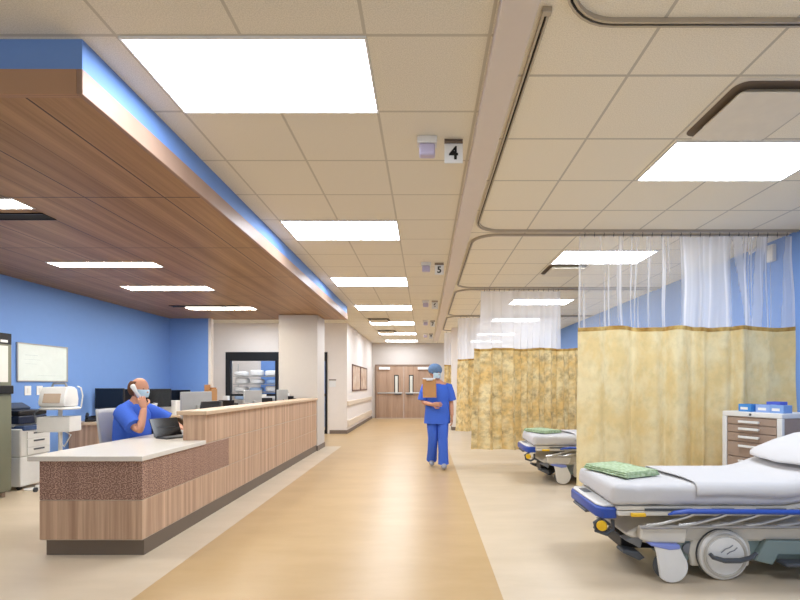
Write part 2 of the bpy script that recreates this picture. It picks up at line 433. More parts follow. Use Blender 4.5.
for i, y in enumerate((3.11, 5.65, 8.825, 11.365, 14.54, 17.0)):
    troffer(1.765, 2.965, y+.02, y+.615, bl[i], GB)
troffer(1.765, 2.965, .57, 1.17, 'unseen troffer light added beside the camera position to light the near bay', GB)  # added lamp outside the view, there for its light
troffer(-5.0, -3.8, 10.7, 11.3, 'unseen troffer light in the recess behind the desk column', GC)  # unseen lamp, hidden above the soffit edge
troffer(-5.3, -4.1, 12.6, 13.2, 'unseen troffer light added to brighten the glazed supply room', GC)  # unseen added lamp, placed to light the fronts of the linen packs
sl = ['first slim soffit light, next to the long black air slot', 'second slim white light in the wooden soffit',
      'third slim white light in the wooden soffit', 'last slim white light in the wooden soffit, behind a dark slot']
for i, (y0, y1) in enumerate(((3.43, 3.63), (5.2, 5.42), (6.46, 6.74), (8.18, 8.46))):
    t_ = thing('soffit_light', sl[i], 'ceiling light', (-3.8, (y0+y1)/2, SZ), 0, 'slim lights in the wooden soffit')
    h = (y1-y0)/2
    B().box(-.63, .63, -h, -h+.012, -.008, -.0005).box(-.63, .63, h-.012, h, -.008, -.0005).box(-.63, -.615, -h+.012, h-.012, -.008, -.0005).box(.615, .63, -h+.012, h-.012, -.008, -.0005).make('frame', M_WHITEM, t_)
    B().box(-.615, .615, -h+.012, h-.012, -.005, -.001).make('diffuser', M_SLOT, t_)
for y, x, lb in ((3.74, -3.82, 'long black air slot in the wooden soffit beside the first slim light'), (8.05, -4.0, 'dark air slot in the wooden soffit in front of the last slim light')):
    t_ = thing('air_slot', lb, 'air vent', (x, y+.06, SZ))
    B().box(-.62, .62, -.07, .07, -.004, -.0005).make('backing', M_DARK, t_)
    B().box(-.62, .62, -.072, -.06, -.01, -.0005).box(-.62, .62, .06, .072, -.01, -.0005).make('frame', M_BLACKM, t_)
# supply diffusers
def diffuser(x, y, lb, s=.6):
    t_ = thing('supply_diffuser', lb, 'air vent', (x, y, CEIL), 0, 'square supply diffusers')
    h = s/2
    def rr(a, r, n=6):
        o = []
        for q, (cx, cy) in enumerate(((a-r, a-r), (-a+r, a-r), (-a+r, -a+r), (a-r, -a+r))):
            for k in range(n+1):
                u = PI/2*(q+k/n); o.append((cx+r*math.cos(u), cy+r*math.sin(u)))
        return o
    B().box(-h, h, -h, h, -.004, -.0005).make('neck', M_CEIL_P, t_)
    b = B(); R1 = rr(h-.02, .07); R2 = rr(h-.09, .05)
    b.rings([[(p[0], p[1], -.006) for p in R1], [(p[0], p[1], -.006) for p in R2]], cap=False).make('gap', mat('vent_gap', (120, 106, 90), .8), t_)
    b = B(); R = rr(h-.055, .02)
    b.rings([[(p[0], p[1], -.05) for p in R], [(p[0], p[1], -.042) for p in R]]).make('plaque', M_CEIL_P, t_, bevel=.003)
diffuser(2.05, 2.79, 'square supply diffuser in front of the troffer above the front stretcher')
diffuser(2.05, 6.6, 'square supply diffuser behind the second bay troffer, seen through sheer mesh')
diffuser(-1.2, 11.65, 'square supply diffuser before the fifth corridor light')
diffuser(-1.2, 14.1, 'square supply diffuser before the sixth corridor light')

# ------------------------------------------------------------------ bay signs and call lights
for i, (dg_, y) in enumerate((('4', 3.12), ('5', 6.26), ('6', 9.05), ('7', 11.8), ('8', 14.8))):
    s = thing('bay_sign', 'white hanging sign with black numeral %s beside the bulkhead' % dg_, 'sign', (.2, y, CEIL), 0, 'numbered bay signs')
    s['label'] = ['white hanging sign with numeral four, largest in the row', 'hanging sign with numeral five, second in the row', 'hanging sign with numeral six, third in the row',
                  'hanging sign with numeral seven, fourth in the row', 'tiny hanging sign with numeral eight, last in the row'][i]
    B().box(-.064, .064, -.012, .012, -.03, -.018).box(-.064, .064, -.01, .01, -.008, -.0005).make('hanger', M_BASEB, s)
    B().box(-.064, .064, -.004, .004, -.165, -.03).make('plate', M_WHITEP, s)
    text(dg_, .125, M_INK, 'numeral', s, (0, -.0055, -.1), (PI/2, 0, 0))
    k = thing('call_light', '', 'call light', (.015, y-.02, CEIL), 0, 'nurse call lights beside the bay signs')
    k['label'] = ['white call light with lilac lens next to the numeral four sign', 'grey call light next to the numeral five sign', 'small call light next to the numeral six sign',
                  'small call light next to the numeral seven sign', 'tiny call light next to the numeral eight sign'][i]
    B().box(-.068, .068, -.04, .04, -.05, -.0005).make('housing', M_WHITEP, k, bevel=.006)
    B().box(-.055, .055, -.034, .034, -.13, -.05).make('lens', mat('lilac_lens', (190, 182, 208), .3), k, bevel=.012)

# ------------------------------------------------------------------ curtain tracks
def arc(cx, cy, r, a0, a1, n=8): return [(cx+r*math.cos(math.radians(a0+(a1-a0)*k/n)), cy+r*math.sin(math.radians(a0+(a1-a0)*k/n))) for k in range(n+1)]
TX, TR, WX = .555, .28, XR-.02
tracks = [
    ('curved curtain track of the bay nearest the camera', [(TX+.05, -1.2)] + arc(TX+.05+TR, 2.1-TR, TR, 180, 90) + [(WX, 2.1)]),
    ('curtain track around the front stretcher, carrying the wide pale gold curtain', [(TX, 2.05)] + arc(TX+TR, 4.93-TR, TR, 180, 90) + [(WX, 4.93)]),
    ('curved curtain track around the second stretcher, carrying the leafy curtain', [(WX, 5.06)] + arc(TX+TR, 5.06+TR, TR, 270, 180) + arc(TX+TR, 7.8-TR, TR, 180, 90) + [(WX, 7.8)]),
    ('third bay curtain track, behind the leafy curtain', [(WX, 7.95)] + arc(TX+TR, 7.95+TR, TR, 270, 180) + arc(TX+TR, 10.9-TR, TR, 180, 90) + [(WX, 10.9)]),
    ('farthest curved curtain track, by the slim column', [(WX, 11.05)] + arc(TX+TR, 11.05+TR, TR, 270, 180) + arc(TX+TR, 13.9-TR, TR, 180, 90) + [(WX, 13.9)])]
for lb, pts in tracks:
    t_ = thing('curtain_track', lb, 'curtain track', (0, 0, CEIL), 0, 'ceiling curtain tracks')
    def sweep(prof, off):
        P = [V((a, b)) for a, b in pts]; rs = []
        for i, p_ in enumerate(P):
            d_ = (P[min(i+1, len(P)-1)] - P[max(i-1, 0)]).normalized(); nn = V((-d_.y, d_.x))
            rs.append([(p_.x+nn.x*(q[0]+off), p_.y+nn.y*(q[0]+off), q[1]) for q in prof])
        return B().rings(rs)
    sweep([(-.017, -.0005), (-.017, -.022), (-.006, -.022), (-.006, -.0005)], 0).make('rail', M_TRACK, t_)
    sweep([(.006, -.0005), (.006, -.022), (.017, -.022), (.017, -.0005)], 0).make('rail', M_TRACK, t_)
    sweep([(-.006, -.0005), (-.006, -.01), (.006, -.01), (.006, -.0005)], 0).make('slot', M_DARK, t_)
    if pts[0][1] == 2.05: B().box(TX-.022, TX+.022, 2.02, 2.05, -.026, -.0005).make('end_cap', M_TRACK, t_, bevel=.003)

# ------------------------------------------------------------------ curtains
def curtain(x0, x1, y, label, cloth, fold, dens, flare=0.0, omega=None, sheer=None, nh=22, seed=0, bottom=.21, top=1.97):
    t_ = thing('privacy_curtain', label, 'curtain', (x0, y, 0), 0, 'bay privacy curtains')
    L = x1-x0; N = max(60, int(L*90))
    sx = [(x0+L*i/N) for i in range(N+1)]
    off = [fold(x) for x in sx]
    acc = [0]
    for i in range(N): acc.append(acc[-1]+math.hypot(sx[i+1]-sx[i], off[i+1]-off[i]))
    nv = 14
    def surf(z0, z1, name, m, amp=1.0, attr='cloth', half=0):
        b = B(); at = []
        for i in range(N+1):
            for j in range(nv+1):
                z = z0+(z1-z0)*j/nv
                kz = 1.0 - .35*(z-bottom)/(top-bottom) if z <= top else .65*(1-.75*(z-top)/(2.99-top))
                yy = off[i]*amp*kz + .012*mnoise.noise(V((sx[i]*2.2, z*1.3, seed)))
                xx = sx[i]-x0 + .02*mnoise.noise(V((sx[i]*1.2, z*1.6, seed+9)))
                if omega: xx += omega(sx[i])*kz
                xx += -flare*max(0, 1-(sx[i]-x0)/.35)*max(0, (top-z)/(top-bottom))**1.3
                wav = .010*math.sin(sx[i]*9+seed) if (z > top-.05 and z < top+.05) else 0
                b.v.append(V((xx, yy+half, z+wav)))
                at.append((acc[i]+seed*1.7, z, 0) if attr == 'cloth' else dens(sx[i], z))
        for i in range(N):
            for j in range(nv):
                a = i*(nv+1)+j; b.f.append((a, a+nv+1, a+nv+2, a+1))
        o = b.make(name, m, t_, ang=80)
        A = o.data.attributes.new(attr, 'FLOAT_VECTOR' if attr == 'cloth' else 'FLOAT', 'POINT')
        A.data.foreach_set('vector' if attr == 'cloth' else 'value', [q for a in at for q in a] if attr == 'cloth' else at)
        return o
    surf(bottom, top-.03, 'cloth_panel', cloth)
    surf(top-.032, top+.012, 'header_band', M_HEADER, half=-.004)['label'] = 'brown and gold banding'
    s0, s1 = sheer or (x0, x1)
    keep = (sx, off, acc, N)
    if sheer:
        i0 = int((s0-x0)/L*N); i1 = int((s1-x0)/L*N)
        sx2, off2, acc2 = sx[i0:i1+1], off[i0:i1+1], acc[i0:i1+1]
        sx[:], off[:], acc[:] = sx2, off2, acc2
        N = i1-i0
    surf(top+.01, 2.985, 'sheer_panel', M_SHEER, attr='gather')
    hk = None
    for i in range(nh):
        x = s0 + (s1-s0)*(i+.5)/nh - x0
        if hk is None:
            b = B().tube([(0, 0, 2.975), (0, 0, 3.0), (.006, 0, 3.012), (0, 0, 3.03)], .0025, 6).ell((0, 0, 3.0), (.006, .006, .008), None, 8, 6)
            hk = b.make('hook', M_DGREY, t_); hk.location.x = x
        else:
            h2 = hk.copy(); C.objects.link(h2); h2.parent = t_; h2.location.x = x
    return t_
def fold1(x):
    f = .06*math.sin(x*8.5+.6) + .035*math.sin(x*19+1.2)
    if 2.55 < x < 2.8: f += .05*math.cos((x-2.67)/.125*PI/2)
    g = math.exp(-((x-3.25)/.28)**2)
    return f*(1-.4*g) + g*.05*math.sin(x*30)
def dens1(x, z):
    k = (z-1.97)/1.0
    n1 = mnoise.noise(V((x*9, 3.3, 0)))*.5+.5; n2 = mnoise.noise(V((x*38, z*.5, 1.7)))*.5+.5
    d = .15 + .12*n1
    if n2 > .6: d += .38*min(1, (n2-.6)/.12)
    if 2.84 < x < 3.4: d += (.34+.2*n2)*min(1, (x-2.84)/.05, (3.4-x)/.06)
    for a, bb in ((3.46, 3.62), (3.74, 3.68), (4.06, 4.02)):
        c_ = a*k+bb*(1-k) if a != 3.46 else a*k+3.58*(1-k)
        if abs(x-c_) < .05: d += .3
    return min(.92, d)
curtain(1.72, 4.07, 4.95, 'wide pale gold privacy curtain with white sheer top behind the front stretcher', M_CURT, fold1, dens1, omega=lambda x: .03*math.sin(x*17+1.2), seed=1, nh=22)
def _w2(x): return (x-.86)*16 if x < 1.62 else .76*16+(x-1.62)*30
def fold2(x): return (.085 if x < 1.62 else .06)*math.sin(_w2(x))
def om2(x): return (.07 if x < 1.62 else .04)*math.sin(2*_w2(x))
def dens2(x, z):
    n1 = mnoise.noise(V((x*16, 1.3, z*.1)))*.5+.5
    return .52 + .3*n1
curtain(.86, 4.05, 7.82, 'leafy gold privacy curtain hanging behind the second stretcher', M_CURT_P, fold2, dens2, flare=.06, omega=om2, sheer=(1.0, 2.38), seed=2, nh=16)
def fold3(x): return .06*math.sin(x*17)+.02*math.sin(x*41)
curtain(.8, 3.2, 10.92, 'third privacy curtain, partly seen past the edge of the leafy curtain', M_CURT_P, fold3, dens2, flare=.05, seed=3, nh=16)
curtain(.6, 2.6, 13.95, 'farthest privacy curtain, behind the slim white column', M_CURT_P, fold3, dens2, seed=4, nh=14)

# ------------------------------------------------------------------ nurses' station desk
DF, DL, DY0, DY1, HY = -2.2, -3.0, 3.47, 9.05, 4.46     # long face x, left x, front y, rear y, start of the tall part
desk = thing('reception_desk', 'long wood laminate nurses station desk with a low front end and tall counter wall', 'desk', (0, 0, 0))
B().box(DL+.03, DF-.004, DY0+.03, DY0+.15, 0, .125).box(DF-.2, DF-.004, DY0+.15, DY1, 0, .125).make('kick_plate', mat('taupe_kick', (116, 102, 88), .5), desk)
B().box(DL, DF, DY0, DY0+.16, .131, .433).box(DF-.2, DF, DY0+.16, DY1, .131, .433).make('lower_panel', M_DESKW, desk, bevel=.002)
B().box(DL, DF, DY0, DY0+.16, .44, .742).box(DF-.2, DF, DY0+.16, 5.0, .44, .742).make('speckled_panel', M_SPECK, desk, bevel=.002)['label'] = 'pinkish speckled laminate panel'
B().box(DF-.2, DF, 5.0, DY1, .44, .742).make('middle_panel', M_DESKW, desk, bevel=.002)
B().box(DF-.22, DF, HY, DY1, .752, 1.035).make('upper_panel', M_DESKW, desk, bevel=.002)
B().box(DL+.003, DF-.003, DY0+.004, DY0+.15, .433, .44).box(DF-.2, DF-.003, DY0+.15, DY1, .433, .44).box(DF-.2, DF-.003, HY+.02, DY1, .742, .752).box(DL+.003, DF-.003, DY0+.004, DY0+.15, .125, .131).box(DF-.2, DF-.003, DY0+.15, DY1, .125, .131).make('reveal_strip', mat('reveal_metal', (196, 180, 160), .4, .2), desk)
B().box(DL, DL+.04, DY0+.16, 4.1, 0, .742).box(DL+.1, DF-.2, 8.9, 8.94, 0, .742).make('support_panel', M_DESKW, desk)
wt = B().prism([(-3.08, DY0-.02), (DF+.012, DY0-.02), (DF+.012, HY-.003), (DF-.223, HY-.003), (DF-.223, DY1-.05), (-3.08, DY1-.05)], .7425, .782).make('worktop', M_CREAMTOP, bevel=.004)
tag(wt, 'pale low worktop along the nurses station desk, in front of the seated person', 'worktop')
ct = B().prism([(-2.47, HY-.03), (DF+.03, HY-.03), (DF+.03, DY1-.01), (-2.47, DY1-.01)], 1.0355, 1.075).make('counter_top', M_EDGE, bevel=.004)
tag(ct, 'narrow beige transaction top on the tall part of the desk', 'counter top')

# ------------------------------------------------------------------ computers on the desk and against the blue walls
def monitor(name='computer_monitor', back=M_BLACK, label=''):
    t_ = thing(name, label, 'monitor', (0, 0, 0))
    # local: screen faces -Y, width along X
    B().box(-.25, .25, -.012, .016, .14, .47).make('shell', back, t_, bevel=.006)
    B().box(-.238, .238, -.0135, -.012, .152, .458).make('screen', M_SCREEN, t_)
    B().box(-.03, .03, .016, .05, .02, .3).make('neck', back, t_, bevel=.004)
    B().box(-.13, .13, -.08, .12, .0005, .016).make('foot', back, t_, bevel=.006)
    return t_
mb = monitor(label='black computer monitor on the blue wall desk, behind the grey chair back'); mb.location = (-5.16, 7.3, .815); mb.rotation_euler = (0, 0, math.radians(-4)); mb['group'] = 'black monitors along the blue walls'
dup(mb, (-4.92, 8.15, .8), math.radians(20), 'black computer monitor half hidden by the head of the seated person', mb['group'])
dup(mb, (-5.08, 9.15, .77), math.radians(8), 'black computer monitor in the blue corner behind a white tray', mb['group'])
dup(mb, (-5.28, 7.62, .8), math.radians(50), 'black computer monitor edge-on beside the blue wall', mb['group'])
for q in kids(mb): pass
mg = monitor(back=mat('silver_monitor_back', (186, 186, 182), .4, .2), label='silver backed monitor at the near end of the tall counter'); mg.location = (-2.9, 5.66, .782); mg.rotation_euler = (0, 0, math.radians(-106)); mg['group'] = 'silver monitors behind the tall counter'
dup(mg, (-2.78, 7.2, .782), math.radians(-100), 'silver backed monitor behind the counter, in front of the glazed door', mg['group'])
dup(mg, (-2.72, 8.5, .782), math.radians(-94), 'silver backed monitor behind the counter, against the white column', mg['group'])
def phone(label, loc, rz):
    t_ = thing('desk_phone', label, 'telephone', loc, rz)
    B().prism([(-.1, 0.0005), (.1, 0.0005), (.1, .08), (-.1, .035)], -.09, .09, 'x').make('base', M_BLACK, t_, bevel=.005)
    B().tube([(-.065, -.1, .05), (-.07, -.07, .085), (-.07, .07, .12), (-.065, .1, .1)], [.02, .018, .018, .022], 10).make('handset', M_BLACK, t_)
    B().box(-.02, .07, .02, .08, .074, .09).make('display', M_SCREEN, t_)
    return t_
phone('black desk phone on the wall desk in front of the first black monitor', (-5.22, 7.0, .7655), .6)
cd_ = thing('document_scanner', 'black upright document scanner behind the counter beside the near silver monitor', 'scanner', (-2.58, 5.42, .782), .2)
B().prism([(-.1, .0005), (.1, .0005), (.1, .3), (.06, .36), (-.02, .36), (-.1, .22)], -.13, .1, 'x').make('body', M_BLACK, cd_, bevel=.012)
B().box(-.1, .08, -.108, -.1, .06, .1).make('slot', M_DGREY, cd_)
# raised phone rests on small stands behind the tall counter
def organizer(label, loc, rz=0):
    t_ = thing('desk_organizer', label, 'desk organizer', loc, rz)
    B().box(-.11, .11, -.07, -.06, .0005, .34).box(-.11, .11, .06, .07, .0005, .3).box(-.11, -.1, -.06, .06, .0005, .3).box(.1, .11, -.06, .06, .0005, .3).box(-.1, .1, -.06, .06, .0005, .012).make('tray', M_BLACK, t_)
    B().box(-.06, .0, -.05, .04, .012, .4).make('papers', M_PAPER, t_)
    return t_
og = organizer('black organizer with papers behind the counter, beside the wooden file holder', (-2.82, 6.4, .782)); og['group'] = 'black organizers behind the counter'
dup(og, (-2.7, 7.58, .782), .2, 'black organizer behind the counter beside the middle silver monitor', og['group'])
dup(og, (-2.7, 8.86, .782), .0, 'black organizer behind the counter beside the white column', og['group'])
fh = thing('file_holder', 'upright brown wooden file holder standing behind the counter', 'file holder', (-2.93, 6.1, .782), .1)
B().box(-.05, -.04, -.1, .1, .0005, .56).box(.04, .05, -.1, .1, .0005, .5).box(-.04, .04, .09, .1, .0005, .52).box(-.04, .04, -.1, .09, .0005, .015).make('case', M_KRAFT, fh, bevel=.003)
B().box(-.03, .03, -.08, .08, .015, .48).make('folders', M_KRAFT, fh)
# tablet with keyboard on the low worktop
tb = thing('tablet_computer', 'dark tablet with keyboard on the low worktop in front of the seated person', 'tablet', (-2.72, 4.74, .782), math.radians(62))
B().box(-.15, .15, -.2, -.01, .0005, .012).make('keyboard', M_BLACK, tb, bevel=.003)
B().box(-.135, .135, -.18, -.06, .012, .016).make('keys', M_DGREY, tb)
B().obox((0, .055, .105), (.3, .01, .21), Rx(math.radians(-28))).make('screen', M_SCREEN, tb, bevel=.003)
B().obox((0, .075, .055), (.2, .004, .12), Rx(math.radians(30))).make('kickstand', M_DGREY, tb)
# desks against the blue walls
wd = thing('wall_desk', 'wood panelled wall desk with beige top along the blue wall', 'desk', (0, 0, 0))
B().box(XL+.02, -5.02, 6.86, 6.9, 0, .725).make('end_panel', M_DESKW, wd)
B().box(XL+.02, XL+.05, 6.9, 9.5, .1, .725).make('back_panel', M_DARK, wd)
B().box(-5.1, -5.06, 8.45, 9.5, 0, .725).make('support_panel', M_DESKW, wd)
B().prism([(XL+.015, 6.8), (-4.98, 6.8), (-4.92, 8.3), (-4.4, 8.3), (-4.4, 9.55), (XL+.015, 9.55)], .7255, .7645).make('desk_top', M_EDGE, wd, bevel=.004)
B().box(-4.46, -4.42, 8.34, 9.5, 0, .725).make('support_panel', M_DESKW, wd)
tr = thing('paper_tray', 'white paper tray stack on the corner desk below a black monitor', 'tray', (-4.86, 8.5, .765), .1)
B().box(-.15, .15, -.1, .12, .0005, .28).make('case', M_PAPER, tr, bevel=.006)
B().obox((0, -.112, .15), (.27, .004, .2), Rx(-.08)).make('sheet', M_PAPER, tr)
for k, (x, y) in enumerate(((-5.3, 7.03), (-5.07, 7.02))):
    pp = B().obox((x, y+.0, .7672+.0), (.16, .2, .003), Rz(.3*k)).make('paper_sheet', M_PAPER)
    tag(pp, ['loose white paper on the wall desk beside the phone, nearer the wall', 'loose white paper on the wall desk beside the phone, at the desk edge'][k], 'paper')

# ------------------------------------------------------------------ office chairs
def office_chair(label, loc, rz):
    t_ = thing('office_chair', label, 'office chair', loc, rz, 'grey mesh office chairs')     # faces +X
    B().ell((.02, 0, .405), (.25, .25, .04)).make('seat', M_MESHCHAIR, t_)
    def bk(u, v):
        y = (u*2-1)*.23*(1-.18*v**2); z = .52+v*.55
        return (-.25-.12*v-.05*(1-(u*2-1)**2)+.03, y, z)
    B().grid(bk, 10, 10).make('backrest', M_MESHCHAIR, t_, solid=.022)
    B().tube([(-.05, 0, .36), (-.30, 0, .38), (-.36, 0, .6), (-.42, 0, .85)], .022).make('back_frame', M_BLACK, t_)
    for s in (-1, 1):
        B().tube([(.0, s*.22, .38), (.0, s*.3, .42), (-.02, s*.3, .66)], .017).make('arm_post', M_BLACK, t_)
        B().box(-.15, .13, s*.3-.035, s*.3+.035, .66, .69).make('armrest', M_BLACK, t_, bevel=.01)
    B().cyl((0, 0, .1), (0, 0, .37), .028).make('gas_lift', M_BLACK, t_)
    for k in range(5):
        a = k*2*PI/5
        l = B().tube([(0, 0, .11), (.3*math.cos(a), .3*math.sin(a), .075)], [.03, .018]).make('leg', M_BLACK, t_)
        cx, cy_ = .3*math.cos(a), .3*math.sin(a)
        B().cyl((cx-.02*math.sin(a), cy_+.02*math.cos(a), .03), (cx+.02*math.sin(a), cy_-.02*math.cos(a), .03), .03, 12).make('caster', M_BLACK, l)
    return t_
ch = office_chair('grey mesh office chair under the seated person in blue scrubs', (-3.21, 5.0, 0), math.radians(-4))
dup(ch, (-4.26, 6.33, 0), math.radians(205), 'empty grey mesh office chair behind the seated person')

# ------------------------------------------------------------------ fixtures on the left
cab = thing('medication_cabinet', 'olive grey cabinet with glass door beside the printer', 'cabinet', (-4.97, 4.98, 0), PI/2)
B().box(-.38, .38, .02, .52, .06, 1.95).make('body', M_OLIVE, cab, bevel=.01)
B().box(-.38, .38, .0, .02, 1.82, 1.95).make('header', M_BLACK, cab)
B().box(.24, .33, -.004, 0, 1.84, 1.87).make('badge', M_WHITEP, cab)
dr = B().box(-.38, .38, .0, .02, 1.33, 1.82).make('door', M_OLIVE, cab, bevel=.003)
B().box(-.32, .33, -.006, 0, 1.37, 1.8).make('window', mat('lit_cabinet_glass', (226, 226, 220), .2), dr)
B().box(-.2, .2, -.008, -.006, 1.55, 1.58).make('sticker', M_RAILBLUE, dr)
B().box(-.38, .38, -.03, .02, 1.23, 1.33).make('handle', M_BLACK, cab, bevel=.008)
B().box(-.38, .38, .0, .02, .08, 1.23).make('lower_door', M_OLIVE, cab, bevel=.003)
for x in (-.33, .33):
    for y in (.06, .46): B().cyl((x, y, 0.0005), (x, y, .06), .025, 12).make('foot', M_TAN, cab)
pr = thing('office_printer', 'white floor printer with blue trim between the olive cabinet and the desk', 'printer', (-5.09, 5.83, 0), PI/2)
B().box(-.22, .23, .0, .385, .05, .42).make('paper_deck', M_WHITEP, pr, bevel=.012)
B().box(-.22, .23, .0, .385, .425, .78).make('body', M_WHITEP, pr, bevel=.015)
B().box(-.19, .23, -.02, .2, .755, .815).make('front_trim', mat('slate_blue_plastic', (66, 90, 136), .4), pr, bevel=.01)
for z0, z1 in ((.44, .53), (.535, .64), (.645, .74)):
    d_ = B().box(-.13, .21, -.012, 0, z0, z1).make('drawer', M_WHITEP, pr, bevel=.004)
    B().box(-.04, .12, -.016, -.012, z1-.035, z1-.015).make('handle', M_DGREY, d_)
B().box(-.19, .19, .1, .38, .78, .84).make('top', M_WHITEP, pr, bevel=.01)
for x in (-.17, .17):
    for y in (.06, .34): B().cyl((x-.015, y, .0255), (x+.015, y, .0255), .025, 12).make('caster', M_BLACK, pr)
sc = thing('scanner', 'dark blue black scanner sitting on top of the white printer', 'scanner', (-5.295, 5.83, .84), PI/2)
B().box(-.2, .22, -.17, .17, .0005, .1).make('body', mat('navy_plastic', (32, 42, 66), .35), sc, bevel=.012)
B().box(-.2, .22, -.17, .17, .105, .17).make('lid', M_BLACK, sc, bevel=.015)
B().obox((0, .1, .21), (.4, .14, .05), Rx(.5)).make('feeder', mat('slate_plastic', (60, 74, 100), .4), sc, bevel=.01)
fp = B().lathe([(.0, .0005), (.13, .0005), (.14, .01), (.12, .02), (0.01, .024)], (0, 0, 0), Matrix.Diagonal((.82, .6, 1)), 28).make('floor_pad', M_WHITEP); fp.location = (-5.0, 5.7, 0)
tag(fp, 'white oval pad lying on the floor under the printer front', 'floor pad')
wb = thing('whiteboard', 'framed whiteboard on the blue wall above the light switches', 'whiteboard', (XL+.001, 6.42, 1.65))
B().box(.0, .012, -.41, .41, -.25, .25).make('board', mat('whiteboard_surface', (226, 236, 234), .25), wb)
B().box(.0, .02, -.425, .425, .25, .265).box(0, .02, -.425, .425, -.265, -.25).box(0, .02, -.425, -.41, -.25, .25).box(0, .02, .41, .425, -.25, .25).make('frame', M_SILVER, wb)
B().box(.012, .0125, -.3, -.1, .1, .104).box(.012, .0125, -.32, -.05, .04, .043).box(.012, .0125, -.3, -.12, -.02, -.017).box(.012, .0125, -.1, .2, -.18, -.177).make('writing', mat('faint_marker', (180, 196, 200), .6), wb)
for k, y in enumerate((6.17, 6.36)):
    s = thing('light_switch', ['white light switch plate below the whiteboard, nearer the printer', 'white light switch plate below the whiteboard, nearer the vitals monitor'][k], 'light switch', (XL+.001, y, 1.26))
    B().box(0, .008, -.05, .05, -.065, .065).make('plate', M_WHITEM, s, bevel=.002)
    B().box(.008, .013, -.018, .018, -.035, .035).make('rocker', M_WHITEP, s, bevel=.002)
# vital signs monitor on its stand
st = thing('monitor_stand', 'white wheeled vitals stand with basket behind the low desk end', 'stand', (-4.66, 5.7, 0), .15)
B().cyl((0, 0, .09), (0, 0, 1.02), .022).make('pole', M_WHITEP, st)
B().lathe([(.02, 1.02), (.19, 1.025), (.2, 1.04), (.18, 1.055), (.02, 1.055)], (0, 0, 0), Matrix.Diagonal((1.12, .9, 1)), 28).make('shelf', M_WHITEP, st)
b = B()
for z in (.76, .84, .93): b.tube([(-.19, -.12, z), (.17, -.12, z), (.17, .12, z), (-.19, .12, z), (-.19, -.12, z)], .006, 6)
b.box(-.19, .17, -.12, .12, .745, .755).box(-.19, .17, -.125, -.118, .755, .93).box(-.19, .17, .118, .125, .755, .93).box(-.195, -.188, -.118, .118, .755, .93).box(.168, .175, -.118, .118, .755, .93).make('basket', M_WHITEP, st)
b = B()
for k in range(5):
    a = k*2*PI/5-.15; b.tube([(0, 0, .1), (.24*math.cos(a), .24*math.sin(a), .07)], [.025, .014])
b.make('base', M_WHITEP, st)
for k in range(5):
    a = k*2*PI/5-.15; x, y = .24*math.cos(a), .24*math.sin(a)
    B().cyl((x-.012, y, .0305), (x+.012, y, .0305), .03, 12).make('caster', M_DGREY, st)
B().tube([(.02, -.03, .78), (.14, -.03, .70), (.06, -.03, .55), (.03, -.03, .6)], .008).make('cable', M_WHITEP, st)
B().tube([(-.2, -.05, 1.03), (-.26, -.06, .98), (-.24, -.06, .86), (-.19, -.05, .9)], .01).make('hose', M_GREYP, st)
B().tube([(.24, 0, 1.05), (.27, -.02, 1.2), (.25, -.02, 1.3), (.2, 0, 1.32)], .008).make('probe_wire', M_WHITEP, st)
vm = thing('vitals_monitor', 'white portable vital signs monitor with carry handle on the wheeled stand', 'medical monitor', (-4.66, 5.7, 1.0555), .1)
b = B(); rs = []
for x, k in ((-.165, .86), (-.155, .95), (-.12, 1), (.1, 1), (.135, .95), (.145, .86)):
    rs.append([(x, (y-.0)*k, .14+(z-.14)*k) for y, z in ((-.15, .02), (-.16, .06), (-.125, .2), (-.09, .255), (.05, .26), (.1, .23), (.13, .1), (.12, .0005), (-.12, .0005))])
b.rings(rs).make('body', M_WHITEP, vm, bevel=.012)
B().obox((.0, -.151, .115), (.2, .008, .12), Rx(math.radians(-14))).make('screen', mat('tan_screen', (196, 176, 156), .25), vm, bevel=.004)
B().tube([(-.1, 0, .25), (-.08, 0, .3), (.06, 0, .3), (.08, 0, .25)], .015).make('handle', M_GREYP, vm)
B().ell((-.162, -.07, .1), (.012, .035, .05)).make('port_cluster', M_RAILBLUE, vm)
B().ell((-.166, -.02, .15), (.012, .025, .02)).make('port', mat('red_plastic', (190, 70, 60), .4), vm)

# ------------------------------------------------------------------ supply room shelving seen through the glass
sh = thing('wire_shelving', 'chrome wire shelving with linen inside the glazed supply room', 'shelving', (-4.9, 13.75, 0))
for x in (-.95, .95):
    for y in (-.22, .22): B().cyl((x, y, 0.0005), (x, y, 2.0), .014, 10).make('post', M_SILVER, sh)
ZS = (.45, .9, 1.14, 1.38, 1.62)
for z in ZS: B().box(-.95, .95, -.23, .23, z-.025, z).make('shelf', M_SILVER, sh)
lb = ['bottom', 'second', 'third', 'fourth', 'top']
li = 0
for zi, z in enumerate(ZS):
    if zi < 1: continue
    for k in range(4):
        x = -4.9 - .72 + k*.47 + random.uniform(-.03, .03); h = random.uniform(.13, .2)
        def fn(p_, s=li): return V((math.copysign(abs(p_.x)**.6*.5, p_.x)*1.0, p_.y, p_.z))
        col_ = M_PAPER if (li*7) % 5 else mat('pale_blue_pack', (150, 180, 220), .7)
        o = B().ell((0, 0, h/2), (.2, .17, h/2), None, 14, 8, fn=lambda p_: V((math.copysign(abs(p_.x/.2)**.55*.2, p_.x), math.copysign(abs(p_.y/.17)**.6*.17, p_.y), math.copysign(abs(p_.z/(h/2))**.5*(h/2), p_.z)))).make('linen_pack', col_)
        o.location = (x, 13.72, z+.001)
        tag(o, 'wrapped linen pack on the %s wire shelf, %s along it' % (lb[zi], ['first', 'second', 'third', 'fourth'][k]), 'linen pack', 'linen packs on the wire shelving'); li += 1
